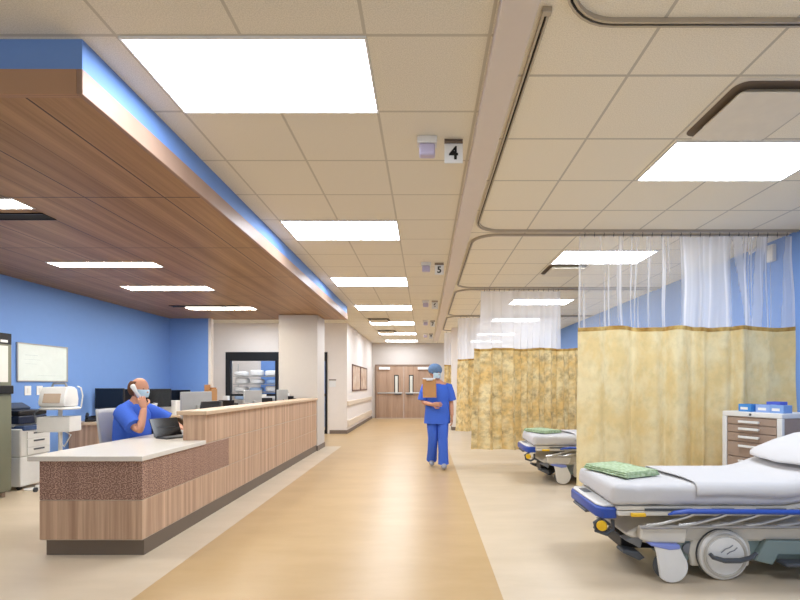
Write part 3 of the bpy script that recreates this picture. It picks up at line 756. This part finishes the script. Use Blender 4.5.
# sign by the doorway, pictures in the corridor
sg = thing('wall_sign', 'small white room sign with dark strip beside the black door frame', 'sign', (-2.55, YR-.001, 1.4))
B().box(-.1, .1, -.008, 0, .07, .1).make('name_strip', M_BASEB, sg)
B().box(-.09, .09, -.008, 0, -.11, .055).make('plate', M_WHITEP, sg, bevel=.002)
t = NT('abstract_print').set(.5); p = t.pos()
f = t.noise(t.vec(0, t.math('MULTIPLY', p[1], 4), t.math('MULTIPLY', p[2], .9)), 2.6, 4, .6)
t.base(t.ramp(f, [(.35, srgb(142, 92, 70)), (.48, srgb(206, 176, 150)), (.6, srgb(226, 214, 196)), (.7, srgb(170, 110, 84))])); M_PRINT = t.m
for k, (a, b_) in enumerate(((13.1, 14.72), (14.8, 16.4))):
    f_ = thing('framed_print', ['framed abstract print on the corridor wall, the one nearer the desk', 'framed abstract print on the corridor wall, the one nearer the double doors'][k], 'picture', (-2.149, (a+b_)/2, 1.56), 0, 'framed prints on the corridor wall')
    h = (b_-a)/2
    B().box(0, .012, -h+.04, h-.04, -.36, .36).make('print', M_PRINT, f_)
    B().box(0, .025, -h, h, .36, .4).box(0, .025, -h, h, -.4, -.36).box(0, .025, -h, -h+.04, -.36, .36).box(0, .025, h-.04, h, -.36, .36).make('frame', mat('brown_frame', (112, 84, 70), .5), f_)

# ------------------------------------------------------------------ stretchers
def rrect(hy, z0, z1, r, n=5):
    o = []
    for q, (cy_, cz) in enumerate(((hy-r, z1-r), (-hy+r, z1-r), (-hy+r, z0+r), (hy-r, z0+r))):
        for k in range(n+1):
            u = PI/2*(q+k/n); o.append((cy_+r*math.cos(u), cz+r*math.sin(u)))
    return o
BT = .655     # top of the mattress
def bed_z(x):
    """height gain of the raised head section at local x"""
    return 0 if x < 1.22 else (x-1.22)**2*.9 if x < 1.42 else .036+(x-1.42)*.36
def stretcher(label, loc):
    s = thing('hospital_stretcher', label, 'stretcher', loc, 0, 'wheeled hospital stretchers')
    # mattress under a fitted white sheet
    rs = []; X0, X1 = .085, 2.08
    xs = [X0, X0+.008, X0+.025, X0+.05] + [X0+.05+(X1-X0-.1)*i/44 for i in range(1, 44)] + [X1-.05, X1-.025, X1-.008, X1]
    for x in xs:
        e = min(x-X0, X1-x); k = min(1, e/.05); ins = .04*(1-math.sqrt(max(0, 1-(1-k)**2)))
        ring = []
        for (y, z) in rrect(.345-ins, .515+ins, BT-ins, .045*max(.3, k) if k < 1 else .045, 7):
            wr = (.006*mnoise.noise(V((x*9, y*9, z*14))) + .004*mnoise.noise(V((x*24, y*6, z*5))))*(1.0 if x > .6 or z > .64 else 2.0)
            ring.append((x + (wr*1.5 if k < 1 else 0), y*(1+wr*2), z+bed_z(x)+wr))
        rs.append(ring)
    B().rings(rs).make('mattress', M_SHEET, s, ang=70)
    # litter deck and frame
    rs = []
    for i in range(21):
        x = .12+1.9*i/20; rs.append([(x, y, z+bed_z(x)) for y, z in ((.34, .49), (.34, .512), (-.34, .512), (-.34, .49))])
    B().rings(rs).make('litter_deck', M_BEDBODY, s)
    b = B()
    for y in (-.33, .33): b.box(.12, 2.0, y-.018, y+.018, .452, .482)
    b.box(.12, .16, -.31, .31, .455, .48).box(1.0, 1.04, -.31, .31, .455, .48).box(1.96, 2.0, -.31, .31, .455, .48)
    b.make('litter_frame', M_BEDBODY, s, bevel=.005)
    B().box(.3, .62, -.352, -.346, .487, .502).box(.75, .9, -.352, -.346, .487, .502).box(1.05, 1.25, -.352, -.346, .487, .502).make('deck_clip', M_DGREY, s)
    # foot bumper
    b = B().prism([(.0, -.25), (.03, -.315), (.13, -.315), (.13, .315), (.03, .315), (.0, .25)], .42, .497)
    b.make('foot_bumper', M_RAILBLUE, s, bevel=.014)['label'] = 'royal blue corner bumper'
    B().prism([(.012, -.235), (.04, -.29), (.12, -.29), (.12, .29), (.04, .29), (.012, .235)], .497, .51).make('foot_tray', M_WHITEP, s, bevel=.004)
    B().box(.045, .1, .08, .2, .51, .514).make('foot_tray_panel', M_GREYP, s)
    b = B().tube([(.04, .22, .415), (.012, .2, .405), (.012, -.05, .405), (.04, -.07, .415)], .012); b.make('push_handle', M_DGREY, s)
    # side rails, folded down
    for sy in (-1, 1):
        y = sy*.4
        r = B().loft([(.43, y, .475), (.47, y, .488), (.55, y, .497), (1.0, y, .494), (1.5, y, .49), (1.72, y, .487), (1.78, y, .475)],
                     [(.008, .006), (.02, .012), (.024, .017), (.024, .017), (.024, .017), (.02, .014), (.008, .006)], side=(0, 1, 0), n=14).make('side_rail', M_RAILBLUE, s)
        for x in (.6, .82, 1.04, 1.26, 1.48, 1.68):
            B().tube([(x, y, .48), (x-.05, y*.97, .455), (x-.2, y*.95, .41), (x-.3, y*.9, .39)], [.011, .011, .011, .013]).make('strut', M_SILVER, r)
        B().tube([(.25, y*.92, .385), (1.75, y*.92, .385)], .012).make('lower_bar', M_SILVER, r)
        B().box(.2, .3, y*.9-.012, y*.9+.012, .45, .475).make('release_handle', M_YELLOW, s, bevel=.007)
    # base
    B().prism([(.2, .30), (.34, .375), (.6, .37), (.95, .385), (1.25, .37), (1.6, .37), (1.9, .36), (1.92, .28), (1.6, .25), (.62, .25), (.42, .22), (.3, .25)], -.27, .27, 'y').make('base_hood', M_BEDBODY, s, bevel=.02)
    B().box(.5, 1.86, -.25, .25, .11, .27).make('base_chassis', M_TEAL, s, bevel=.015)
    B().cyl((.55, 0, .36), (.55, 0, .45), .07, 20).make('lift_column', M_SILVER, s); B().cyl((1.5, 0, .36), (1.5, 0, .45), .07, 20).make('lift_column', M_SILVER, s)
    for sy in (-1, 1):
        # big steering wheel cover and its pedal
        yc = sy*.3
        M_ = Rx(-sy*PI/2) if sy < 0 else Rx(-PI/2)
        M_ = Rx(PI/2) if sy < 0 else Rx(-PI/2)
        c_ = (.86, sy*.255, .172)
        arcp = [(.86+.215*math.cos(math.radians(a)), .172+.215*math.sin(math.radians(a))) for a in range(0, 181, 15)]
        arcp = arcp + [(.66, .08), (.72, .08), (1.0, .08), (1.06, .08)]
        B().prism(arcp, sy*.225, sy*.268, 'y').make('wheel_housing', M_BEDBODY, s, bevel=.012)
        wlp = [(0.001, -.0), (.168, 0), (.17, .01), (.17, .05), (.16, .06), (.13, .064), (.125, .07), (0.001, .078)]
        wl = B().lathe(wlp, c_, M_, 32).make('large_wheel', M_WHITEP, s)
        B().lathe([(.1665, .002), (.1715, .004), (.1715, .03), (.1665, .032)], c_, M_, 32).make('tyre', M_DGREY, wl)
        B().lathe([(.142, .058), (.15, .068), (.135, .072), (.128, .064)], c_, M_, 32).make('rim', mat('warm_grey_rim', (190, 186, 178), .4), wl)
        B().tube([(.82, sy*.338, .2), (.85, sy*.3375, .225), (.88, sy*.337, .235), (.9, sy*.337, .25)], .003, 6).tube([(.86, sy*.3375, .19), (.88, sy*.3375, .205), (.91, sy*.337, .215), (.93, sy*.337, .235)], .003, 6).make('script_mark', M_GREYP, wl)
        B().tube([(.735, sy*.35, .2), (.75, sy*.362, .178), (.82, sy*.372, .16), (.92, sy*.372, .16), (1.0, sy*.362, .175), (1.05, sy*.35, .2)], [.012, .015, .017, .017, .015, .012], 10).make('brake_pedal', M_DGREY, s)
        B().lathe([(.001, 0), (.05, 0), (.05, .012), (.04, .014), (.001, .014)], (.69-.03, sy*.25, .2), Matrix.Rotation(0, 3, 'Z') @ M_ @ Matrix.Diagonal((1.1, .85, 1)), 24).make('badge', M_GREYP, s)
        B().prism([(1.08, .13), (1.16, .27), (1.75, .26), (1.72, .1), (1.45, .1), (1.42, .17), (1.24, .17), (1.2, .1)], sy*.25, sy*.3, 'y').make('pedal_housing', M_TEAL, s, bevel=.008)
        B().box(1.23, 1.44, sy*.33-.05, sy*.33+.05, .115, .14).make('lift_pedal', M_DGREY, s, bevel=.01)
        B().box(1.5, 1.68, sy*.33-.05, sy*.33+.05, .125, .15).make('lift_pedal', M_DGREY, s, bevel=.01)
        # casters
        for x in (.48, 1.68):
            yw = sy*.31
            td = [(x-.125, .262), (x+.045, .262)] + [(x+.108*math.cos(math.radians(a)), .112+.108*math.sin(math.radians(a))) for a in range(40, -150, -15)] + [(x-.105, .2)]
            c = B().prism(td, yw+sy*.032, yw+sy*.05, 'y').make('caster', M_WHITEP, s, bevel=.008)
            B().prism([(x-.21, .29), (x-.2, .37), (x+.12, .37), (x+.1, .262), (x-.13, .262)], yw-.03, yw+.04 if sy > 0 else yw+.03, 'y').make('caster_bracket', M_BEDBODY, s, bevel=.014)
            wh = B().lathe([(.001, -.028), (.085, -.028), (.098, -.02), (.1, 0), (.098, .02), (.085, .028), (.001, .03)], (x, yw, .1005), Rx(PI/2), 28).make('wheel', M_DGREY, c)
            B().prism([(x-.15, .272), (x+.05, .262), (x+.05, .232), (x-.02, .225), (x-.15, .255)], yw+sy*.016-.04, yw+sy*.016+.04, 'y').make('brake_tab', M_PERI, c, bevel=.012)
    # foot end pedals, knob, drain bag hook
    B().lathe([(.001, 0), (.034, 0), (.036, .012), (.03, .025), (.001, .028)], (.035, -.29, .37), Rx(PI/2) @ Ry(-.5), 22).make('release_knob', M_YELLOW, s)
    B().tube([(.05, -.27, .42), (-.01, -.27, .38), (.0, -.27, .33), (.07, -.27, .305), (.12, -.26, .33), (.12, -.26, .4)], .014).make('tow_hook', M_DGREY, s)
    for y in (-.22, .22):
        B().prism([(.2, .26), (.29, .29), (.33, .27), (.31, .2), (.27, .225)], y-.05, y+.05, 'y').make('upper_pedal', M_GREYP, s, bevel=.008)
        B().prism([(.18, .175), (.19, .195), (.3, .18), (.34, .14), (.3, .12), (.25, .145)], y-.055, y+.055, 'y').make('lower_pedal', M_DGREY, s, bevel=.008)
    B().box(.24, .55, -.12, .12, .15, .24).make('pedal_linkage', M_BLACK, s, bevel=.01)
    return s
B1, B2 = V((1.18, 3.35, 0)), V((1.37, 6.34, 0))
bed = stretcher('large wheeled stretcher with white linen in front of the pale gold curtain', B1)
bed2 = dup(bed, B2, 0, 'second wheeled stretcher, half hidden behind the pale gold curtain')
def blanket(label, base):
    def fn(u, v):
        x = .64+u*1.42; w_ = abs(v*2-1)*.42; sg_ = 1 if v >= .5 else -1; o_ = .016; r = .045+o_
        if w_ < .3: y, z = w_, .61+r
        elif w_ < .3+r*PI/2: a = (w_-.3)/r; y, z = .3+r*math.sin(a), .61+r*math.cos(a)
        else: y, z = .3+r, .61-(w_-.3-r*PI/2)
        z += bed_z(x)
        if w_ < .3: z += .006*(1+mnoise.noise(V((x*3, y*sg_*4, 7))))*min(1, (.3-w_)*8)
        if w_ > .41: z += .008*math.sin(u*11)
        if u == 0: x += .02*math.sin(v*7)
        return (x, y*sg_, z)
    o = B().grid(fn, 40, 26).make('blanket', M_SHEET, ang=80, solid=.006); o.location = base
    return tag(o, label, 'blanket', 'white blankets on the stretchers')
blanket('white blanket spread over the middle of the front stretcher', B1)
blanket('white blanket spread over the second stretcher', B2)
def pillow(label, base):
    def sup(p_):
        x, y, z = p_.x/.26, p_.y/.34, p_.z/.07
        m = max(abs(x), abs(y), 1e-6); r = math.hypot(x, y) or 1e-6
        k = (r/m)**.55
        return V((x*k*.26, y*k*.34, (z if z > 0 else z*.5)*.07*(1-.35*min(1, m)**4)+.006*mnoise.noise(V((x*3, y*3, 1)))))
    o = B().ell((0, 0, 0), (.26, .34, .07), None, 36, 16, fn=sup).make('pillow', M_SHEET, ang=80)
    o.location = base + V((1.66, 0, BT+bed_z(1.66)+.08)); o.rotation_euler = (0, -math.radians(20.5), 0)
    return tag(o, label, 'pillow', 'white pillows on the stretchers')
pillow('plump white pillow on the raised head of the front stretcher', B1)
pillow('white pillow on the raised head of the second stretcher', B2)
t = NT('sage_waffle_towel').set(.95, 0, .1); tc = t.add('ShaderNodeTexCoord')
vo = t.add('ShaderNodeTexVoronoi'); vo.inputs['Scale'].default_value = 38; t.link(tc.outputs['Object'], vo.inputs['Vector'])
t.base(t.ramp(vo.outputs['Distance'], [(.1, srgb(196, 212, 184)), (.7, srgb(156, 178, 140))])); t.bump(vo.outputs['Distance'], .5, .01); M_TOWEL = t.m
def towel(label, base, rz, flat=1.0):
    b = B()
    for k, (hx, hy, h) in enumerate(((.16, .215, .014), (.155, .21, .013), (.15, .205, .012))):
        z0 = sum((.014, .013, .012)[:k])*flat; R = []
        for i in range(25):
            y = -hy+2*hy*i/24
            R.append([(q[0]+.006*mnoise.noise(V((y*8, k, 0))), y, q[1]) for q in [(a, z0+c+.004*mnoise.noise(V((a*9, y*9, k)))) for a, c in
                      ((hx, .0), (hx+.005, h*flat*.5), (hx, h*flat), (hx/2, h*flat), (0, h*flat), (-hx/2, h*flat), (-hx, h*flat), (-hx-.005, h*flat*.5), (-hx, 0), (0, 0))]])
        b.rings(R)
    o = b.make('folded_towel', M_TOWEL, ang=70); o.location = base; o.rotation_euler = (0, 0, rz)
    return tag(o, label, 'towel', 'sage green folded towels')
towel('sage green folded towel on the foot of the front stretcher', B1+V((.33, .1, BT+.01)), math.radians(22))
towel('pale green folded towel on the foot of the second stretcher', B2+V((.32, .08, BT+.01)), math.radians(28))

# ------------------------------------------------------------------ supply cart and glove boxes
ca = math.atan2(-.93, .36) # direction of the drawer face, far corner to near corner
cart = thing('supply_cart', 'taupe drawer cart with cream frame beside the curtain and blue wall', 'cart', (3.18, 4.36, 0), ca)
W, D, H = .56, .44, 1.07      # local: x along the drawer face, y backwards (towards the wall)
B().box(-W/2, W/2, 0, D, 1.02, H).make('top', M_WHITEP, cart, bevel=.008)
B().box(-W/2, -W/2+.045, 0, .04, .1, 1.02).box(W/2-.045, W/2, 0, .04, .1, 1.02).box(-W/2, -W/2+.03, D-.04, D, .1, 1.02).box(W/2-.03, W/2, D-.04, D, .1, 1.02).box(-W/2+.045, W/2-.045, 0, .03, .1, .14).make('frame', M_WHITEP, cart, bevel=.005)
B().box(-W/2+.03, W/2-.03, .02, D-.01, .1, 1.02).box(-W/2+.004, -W/2+.03, .04, D-.04, .12, 1.02).box(W/2-.03, W/2-.004, .04, D-.04, .12, 1.02).make('side_panel', M_TAN, cart)
zs = [.15, .42, .62, .77, .86, .94, 1.01]
for i in range(6):
    d_ = B().box(-W/2+.05, W/2-.05, 0.004, .025, zs[i]+.004, zs[i+1]-.004).make('drawer', M_TAN, cart, bevel=.003)
    zc = zs[i+1]-.038
    B().box(-.085, -.07, -.03, .004, zc-.01, zc+.01).box(.07, .085, -.03, .004, zc-.01, zc+.01).box(-.095, .095, -.04, -.026, zc-.012, zc+.012).make('handle', M_WHITEP, d_, bevel=.004)
B().cyl((0, -.004, 1.045), (0, 0, 1.045), .012, 12).make('lock', M_DGREY, cart)
for x in (-.22, .22):
    for y in (.06, D-.06):
        c_ = B().cyl((x, y, .05), (x, y, .1), .02, 10).make('caster', M_SILVER, cart)
        B().cyl((x-.014, y, .0505), (x+.014, y, .0505), .05, 16).make('wheel', M_DGREY, c_)
gm = [mat('glove_box_%d' % k, c_, .5) for k, c_ in enumerate(((66, 140, 214), (150, 178, 232), (132, 170, 228), (90, 110, 214)))]
for k, (lx, ly, rz, lb_) in enumerate(((-.08, .1, 0, 'bright blue glove box on the cream cart, at the curtain end of its row'), (.07, .12, .08, 'pale blue glove box on the cart, second of the row'),
                                       (.212, .1, -.05, 'pale blue glove box on the cart corner nearest the stretcher'), (.06, .3, .05, 'violet blue glove box on the cart, behind the other boxes'))):
    R_ = Matrix.Rotation(ca, 3, 'Z'); p_ = R_ @ V((lx, ly, 0)) + V((3.18, 4.36, H))
    g = thing('glove_box', lb_, 'glove box', p_, ca+rz, 'glove boxes on the cart')
    B().box(-.062, .062, -.06, .06, .0005, .075 if k < 3 else .1).make('carton', gm[k], g, bevel=.003)
    B().box(-.04, .03, -.0615, -.06, .02, .045).make('label_patch', M_PAPER, g)
    B().lathe([(.001, 0), (.03, 0), (.03, .002), (.001, .002)], (0, 0, .075 if k < 3 else .1), Matrix.Diagonal((1.3, .7, 1)), 18).make('slot', M_RAILBLUE, g)
br = thing('wall_bracket', 'white wall bracket with short arm high on the blue wall behind the sheer', 'bracket', (XR-.0005, 5.3, 2.9))
B().box(-.05, 0, -.05, .05, -.1, .1).make('plate', M_WHITEP, br, bevel=.008)
B().tube([(-.05, 0, .06), (-.2, 0, .06), (-.28, 0, .0)], .02, 10).make('arm', M_WHITEP, br)

# ------------------------------------------------------------------ people
def skin_mesh(b, joints, edges, root):
    names = list(joints); idx = {n: i for i, n in enumerate(names)}
    me = bpy.data.meshes.new('tmp'); me.from_pydata([joints[n][0] for n in names], [(idx[a], idx[c]) for a, c in edges], [])
    o = bpy.data.objects.new('tmp', me); C.objects.link(o)
    o.modifiers.new('s', 'SKIN'); ss = o.modifiers.new('u', 'SUBSURF'); ss.levels = 2; ss.render_levels = 2
    for n in names:
        d_ = me.skin_vertices[0].data[idx[n]]; r = joints[n][1]
        d_.radius = r if isinstance(r, tuple) else (r, r); d_.use_root = (n == root)
    dg = bpy.context.evaluated_depsgraph_get(); ev = o.evaluated_get(dg); m2 = ev.to_mesh()
    b.add([v.co.copy() for v in m2.vertices], [tuple(p_.vertices) for p_ in m2.polygons]); ev.to_mesh_clear()
    bpy.data.objects.remove(o); return b
def hand(b, wrist, d_, palm, curl=.5, side=1):
    """palm and five fingers: d_ = pointing direction, palm = direction the palm faces, side = +1 / -1 for the thumb side"""
    d_ = V(d_).normalized(); n_ = V(palm); n_ = (n_-d_*n_.dot(d_)).normalized(); s_ = d_.cross(n_)*side; w_ = V(wrist)
    b.loft([w_-d_*.02, w_+d_*.02, w_+d_*.06, w_+d_*.095], [(.024, .02), (.034, .017), (.041, .016), (.038, .012)], side=s_, n=12)
    for k, (o_, L) in enumerate(((.03, .07), (.011, .078), (-.009, .073), (-.028, .056))):
        p0 = w_+d_*.085+s_*o_; pts = [p0]; a = curl*.35
        for q in range(3):
            dd = d_*math.cos(a)+n_*math.sin(a); pts.append(pts[-1]+dd*L*(.45, .32, .23)[q]); a += curl*.9
        b.tube(pts, [.0095, .009, .008, .006], 8)
    p0 = w_+d_*.025+s_*.03
    b.tube([p0, p0+(d_*.6+s_*.8).normalized()*.035, p0+(d_*.8+s_*.55+n_*.4).normalized()*.065, p0+(d_*.85+s_*.3+n_*.7*curl).normalized()*.09], [.013, .012, .01, .007], 8)
def head(b, c, R_, r=(.077, .098, .118)):
    """local: face towards +Y"""
    def fn(p_):
        x, y, z = p_
        if z < 0: k = 1-.28*(-z/r[2])**1.3; x *= k; y = y*(k*.97)+.012*(-z/r[2])
        if y > 0: y *= .94
        return V((x, y, z))
    b.ell(c, r, R_, 24, 18, fn)
    c = V(c); P_ = lambda *q: c + R_ @ V(q)
    b.loft([P_(0, .088, .02), P_(0, .102, -.008), P_(0, .112, -.03), P_(0, .096, -.04)], [(.008, .006), (.012, .009), (.016, .01), (.01, .006)], side=R_ @ V((1, 0, 0)), n=10)
    b.ell(P_(0, .088, -.062), (.022, .008, .007), R_, 10, 6)
    for s in (-1, 1):
        b.ell(P_(s*.078, -.008, -.008), (.01, .022, .034), R_, 10, 8)
        b.ell(P_(s*.03, .084, .016), (.016, .007, .006), R_, 8, 6)
def eyes(par, c, R_):
    for s in (-1, 1): B().ell(V(c)+R_ @ V((s*.03, .087, .008)), (.0095, .007, .006), R_, 10, 8).make('eye', M_INK, par)
# --- standing person walking up the corridor (origin on the floor)
P0 = V((.2, 7.22, 0))
wm = thing('person', 'person in blue scrubs, cap and mask walking up the corridor holding a clipboard', 'person', P0)
j = {'pel': ((0, 0, .92), (.14, .1)), 'ches': ((-.0, .0, 1.2), (.15, .1)), 'nb': ((-.01, -.005, 1.36), (.07, .06)), 'nk': ((-.02, -.015, 1.42), .05), 'hd': ((-.03, -.025, 1.5), .05),
     'ls': ((.165, 0, 1.325), .055), 'le': ((.225, .03, 1.06), .042), 'lw': ((.235, -.05, .83), .03),
     'rs': ((-.18, 0, 1.325), .055), 're': ((-.235, -.03, 1.06), .042), 'rw': ((-.08, -.235, 1.03), .028),
     'lh': ((.085, 0, .86), .09), 'lk': ((.085, -.08, .49), .06), 'la': ((.095, -.1, .1), .04),
     'rh': ((-.085, 0, .86), .09), 'rk': ((-.07, -.03, .49), .06), 'ra': ((-.09, .16, .13), .04)}
b = B(); skin_mesh(b, j, [('pel', 'ches'), ('ches', 'nb'), ('nb', 'nk'), ('nk', 'hd'), ('nb', 'ls'), ('ls', 'le'), ('le', 'lw'), ('nb', 'rs'), ('rs', 're'), ('re', 'rw'), ('pel', 'lh'), ('lh', 'lk'), ('lk', 'la'), ('pel', 'rh'), ('rh', 'rk'), ('rk', 'ra')], 'pel')
HC = V((-.03, -.03, 1.54)); HR = Rz(math.radians(180+30)) @ Rx(math.radians(-6))
head(b, HC, HR); hand(b, (.235, -.05, .83), (.0, -.15, -1), (-1, 0, 0), .5, -1); hand(b, (-.08, -.235, 1.03), (1, -.1, .05), (0, 1, .1), .5, -1)
b.make('body', M_SKIN, wm, ang=80)
eyes(wm, HC, HR)
def tunic(par, torso, radii, sl, side, mat_, srad):
    b = B().loft(torso, radii, side=side, n=24, cap=True)
    for path, rr in zip(sl, srad): b.loft(path, rr, side=(.2, .9, .3), n=14, cap=True)
    return b.make('scrub_top', mat_, par, ang=80)
tunic(wm, [(.0, 0, .72), (0, 0, .8), (0, 0, .95), (0, 0, 1.1), (0, 0, 1.22), (0, 0, 1.31), (-.005, 0, 1.36), (-.01, -.005, 1.39)],
      [(.215, .15), (.212, .148), (.195, .135), (.192, .135), (.2, .135), (.185, .115), (.11, .085), (.062, .058)],
      [[(.12, 0, 1.32), (.175, 0, 1.305), (.21, .01, 1.2), (.232, .02, 1.09)], [(-.12, 0, 1.32), (-.19, 0, 1.305), (-.22, -.01, 1.2), (-.245, -.025, 1.09)]], (1, 0, 0), M_SCRUB, [[.06, .075, .072, .076]]*2)
b = B().loft([(0, 0, .98), (0, 0, .85), (0, 0, .76)], [(.17, .125), (.185, .135), (.16, .11)], side=(1, 0, 0), n=24)
b.loft([(.085, 0, .88), (.088, -.03, .7), (.085, -.085, .48), (.09, -.09, .28), (.095, -.095, .075)], [(.095, .11), (.092, .1), (.08, .085), (.078, .08), (.085, .088)], side=(1, 0, 0), n=18)
b.loft([(-.085, 0, .88), (-.08, .0, .7), (-.07, -.025, .48), (-.08, .06, .28), (-.09, .15, .105)], [(.095, .11), (.092, .1), (.08, .085), (.078, .08), (.085, .088)], side=(1, 0, 0), n=18)
b.make('scrub_trousers', M_SCRUB, wm, ang=80)
for x, y, z, pit in ((.1, -.15, .0, .0), (-.09, .12, .035, .35)):
    Mx = Rx(pit)
    B().ell((x, y, z+.05), (.048, .135, .05), Mx, 18, 10, fn=lambda p_: V((p_.x, p_.y, max(p_.z, -.045) + (.02 if p_.y > .03 else 0)))).make('shoe', M_SHOE, wm, ang=80)
B().ell(HC+HR @ V((0, -.02, .045)), (.108, .13, .1), HR, 22, 12, fn=lambda p_: p_*(1+.05*mnoise.noise(p_*40))).make('bouffant_cap', M_CAP, wm, ang=80)
def mask(par, c, R_):
    def fn(u, v):
        a = (u*2-1)*1.15; z = .0-.085*v
        r = 1+.14*math.cos(a)*math.sin(PI*min(1, v*.9+.15))
        return V(c)+R_ @ V((.079*math.sin(a)*(1-.12*v), (.094*math.cos(a))*r+.008, z))
    B().grid(fn, 14, 8).make('face_mask', M_MASK, par, ang=80, solid=.004)
mask(wm, HC, HR)
cb_ = thing('clipboard', 'brown clipboard with papers held against the chest of the walking person', 'clipboard', P0+V((-.13, -.225, 1.285)), .25)
Mc = Rx(-.12)
B().obox((0, 0, 0), (.22, .006, .29), Mc).make('board', M_KRAFT, cb_)
B().obox((0, .008, .02), (.205, .006, .29), Mc).make('papers', M_PAPER, cb_)
B().obox((0, -.006, .135), (.1, .012, .025), Mc).make('clip', M_SILVER, cb_, bevel=.003)
# --- seated person on the phone, facing +X
P1 = V((-3.2, 5.0, 0))
mn = thing('person', 'seated person in blue scrubs and mask talking on a phone behind the desk', 'person', P1)
j = {'pel': ((-.08, 0, .6), (.13, .12)), 'ches': ((-.08, 0, .9), (.16, .11)), 'nb': ((-.05, 0, 1.09), (.08, .07)), 'nk': ((-.03, 0, 1.16), .058), 'hd': ((-.01, 0, 1.25), .06),
     'rs': ((-.06, -.19, 1.03), .05), 're': ((.22, -.34, .845), .048), 'rw': ((.175, -.2, 1.09), .034),
     'ls': ((-.06, .19, 1.03), .05), 'le': ((.2, .33, .88), .048), 'lw': ((.38, .16, .84), .032),
     'rh': ((-.03, -.1, .58), .09), 'rk': ((.36, -.12, .57), .07), 'ra': ((.3, -.12, .12), .045),
     'lh': ((-.03, .1, .58), .09), 'lk': ((.36, .12, .57), .07), 'la': ((.3, .12, .12), .045)}
b = B(); skin_mesh(b, j, [('pel', 'ches'), ('ches', 'nb'), ('nb', 'nk'), ('nk', 'hd'), ('nb', 'ls'), ('ls', 'le'), ('le', 'lw'), ('nb', 'rs'), ('rs', 're'), ('re', 'rw'), ('pel', 'lh'), ('lh', 'lk'), ('lk', 'la'), ('pel', 'rh'), ('rh', 'rk'), ('rk', 'ra')], 'pel')
HC = V((.005, -.01, 1.29)); HR = Rz(math.radians(-90-14)) @ Rx(math.radians(-4))
head(b, HC, HR, (.082, .108, .124)); hand(b, (.175, -.2, 1.09), (-.35, .12, 1), (-.5, .7, 0), .8, -1); hand(b, (.38, .16, .84), (1, -.35, -.16), (0, 0, -1), .25, 1)
b.make('body', M_SKIN, mn, ang=80); eyes(mn, HC, HR)
tunic(mn, [(-.08, 0, .5), (-.08, 0, .62), (-.08, 0, .78), (-.08, 0, .92), (-.07, 0, 1.02), (-.055, 0, 1.085), (-.032, 0, 1.145)],
      [(.2, .15), (.22, .165), (.22, .17), (.225, .155), (.22, .15), (.165, .125), (.082, .08)],
      [[(-.07, -.14, 1.05), (-.04, -.21, 1.03), (.05, -.265, .97), (.14, -.305, .9)], [(-.07, .14, 1.05), (-.04, .21, 1.03), (.05, .265, .98), (.14, .305, .92)]], (0, 1, 0), M_SCRUB, [[.088, .094, .088, .09]]*2)
b = B().loft([(-.06, 0, .64), (-.06, 0, .5)], [(.2, .15), (.19, .14)], side=(0, 1, 0), n=20)
for s in (-1, 1):
    b.loft([(-.06, s*.1, .57), (.15, s*.11, .57), (.35, s*.12, .57), (.4, s*.12, .53), (.34, s*.12, .35), (.3, s*.12, .1)], [.1, .1, .085, .085, .075, .08], side=(0, 1, 0), n=16)
b.make('scrub_trousers', M_SCRUB, mn, ang=80)
for s in (-1, 1): B().ell((.36, s*.12, .05), (.14, .05, .05), None, 18, 10, fn=lambda p_: V((p_.x, p_.y, max(p_.z, -.0495)))).make('shoe', M_SHOE, mn, ang=80)
# cropped hair round the back and sides, bald crown
B().ell(HC+HR @ V((0, -.012, .01)), (.094, .118, .116), HR, 28, 18, fn=lambda p_: V((p_.x, min(p_.y, .028-.3*max(0, -p_.z-.01)), max(-.085, min(p_.z, .075))))).make('hair', M_HAIR, mn, ang=80)
mask(mn, HC, HR)
hs = thing('phone_handset', 'pale grey phone handset held to the ear of the seated person', 'telephone', P1+V((.03, -.118, 1.275)), 0)
B().loft([(-.03, 0, .05), (-.015, -.014, .04), (.02, -.016, -.02), (.04, .0, -.065), (.045, .006, -.072)], [(.026, .022), (.028, .018), (.018, .012), (.022, .014), (.02, .012)], side=(.8, 0, .5), n=12).make('shell', M_WHITEP, hs)
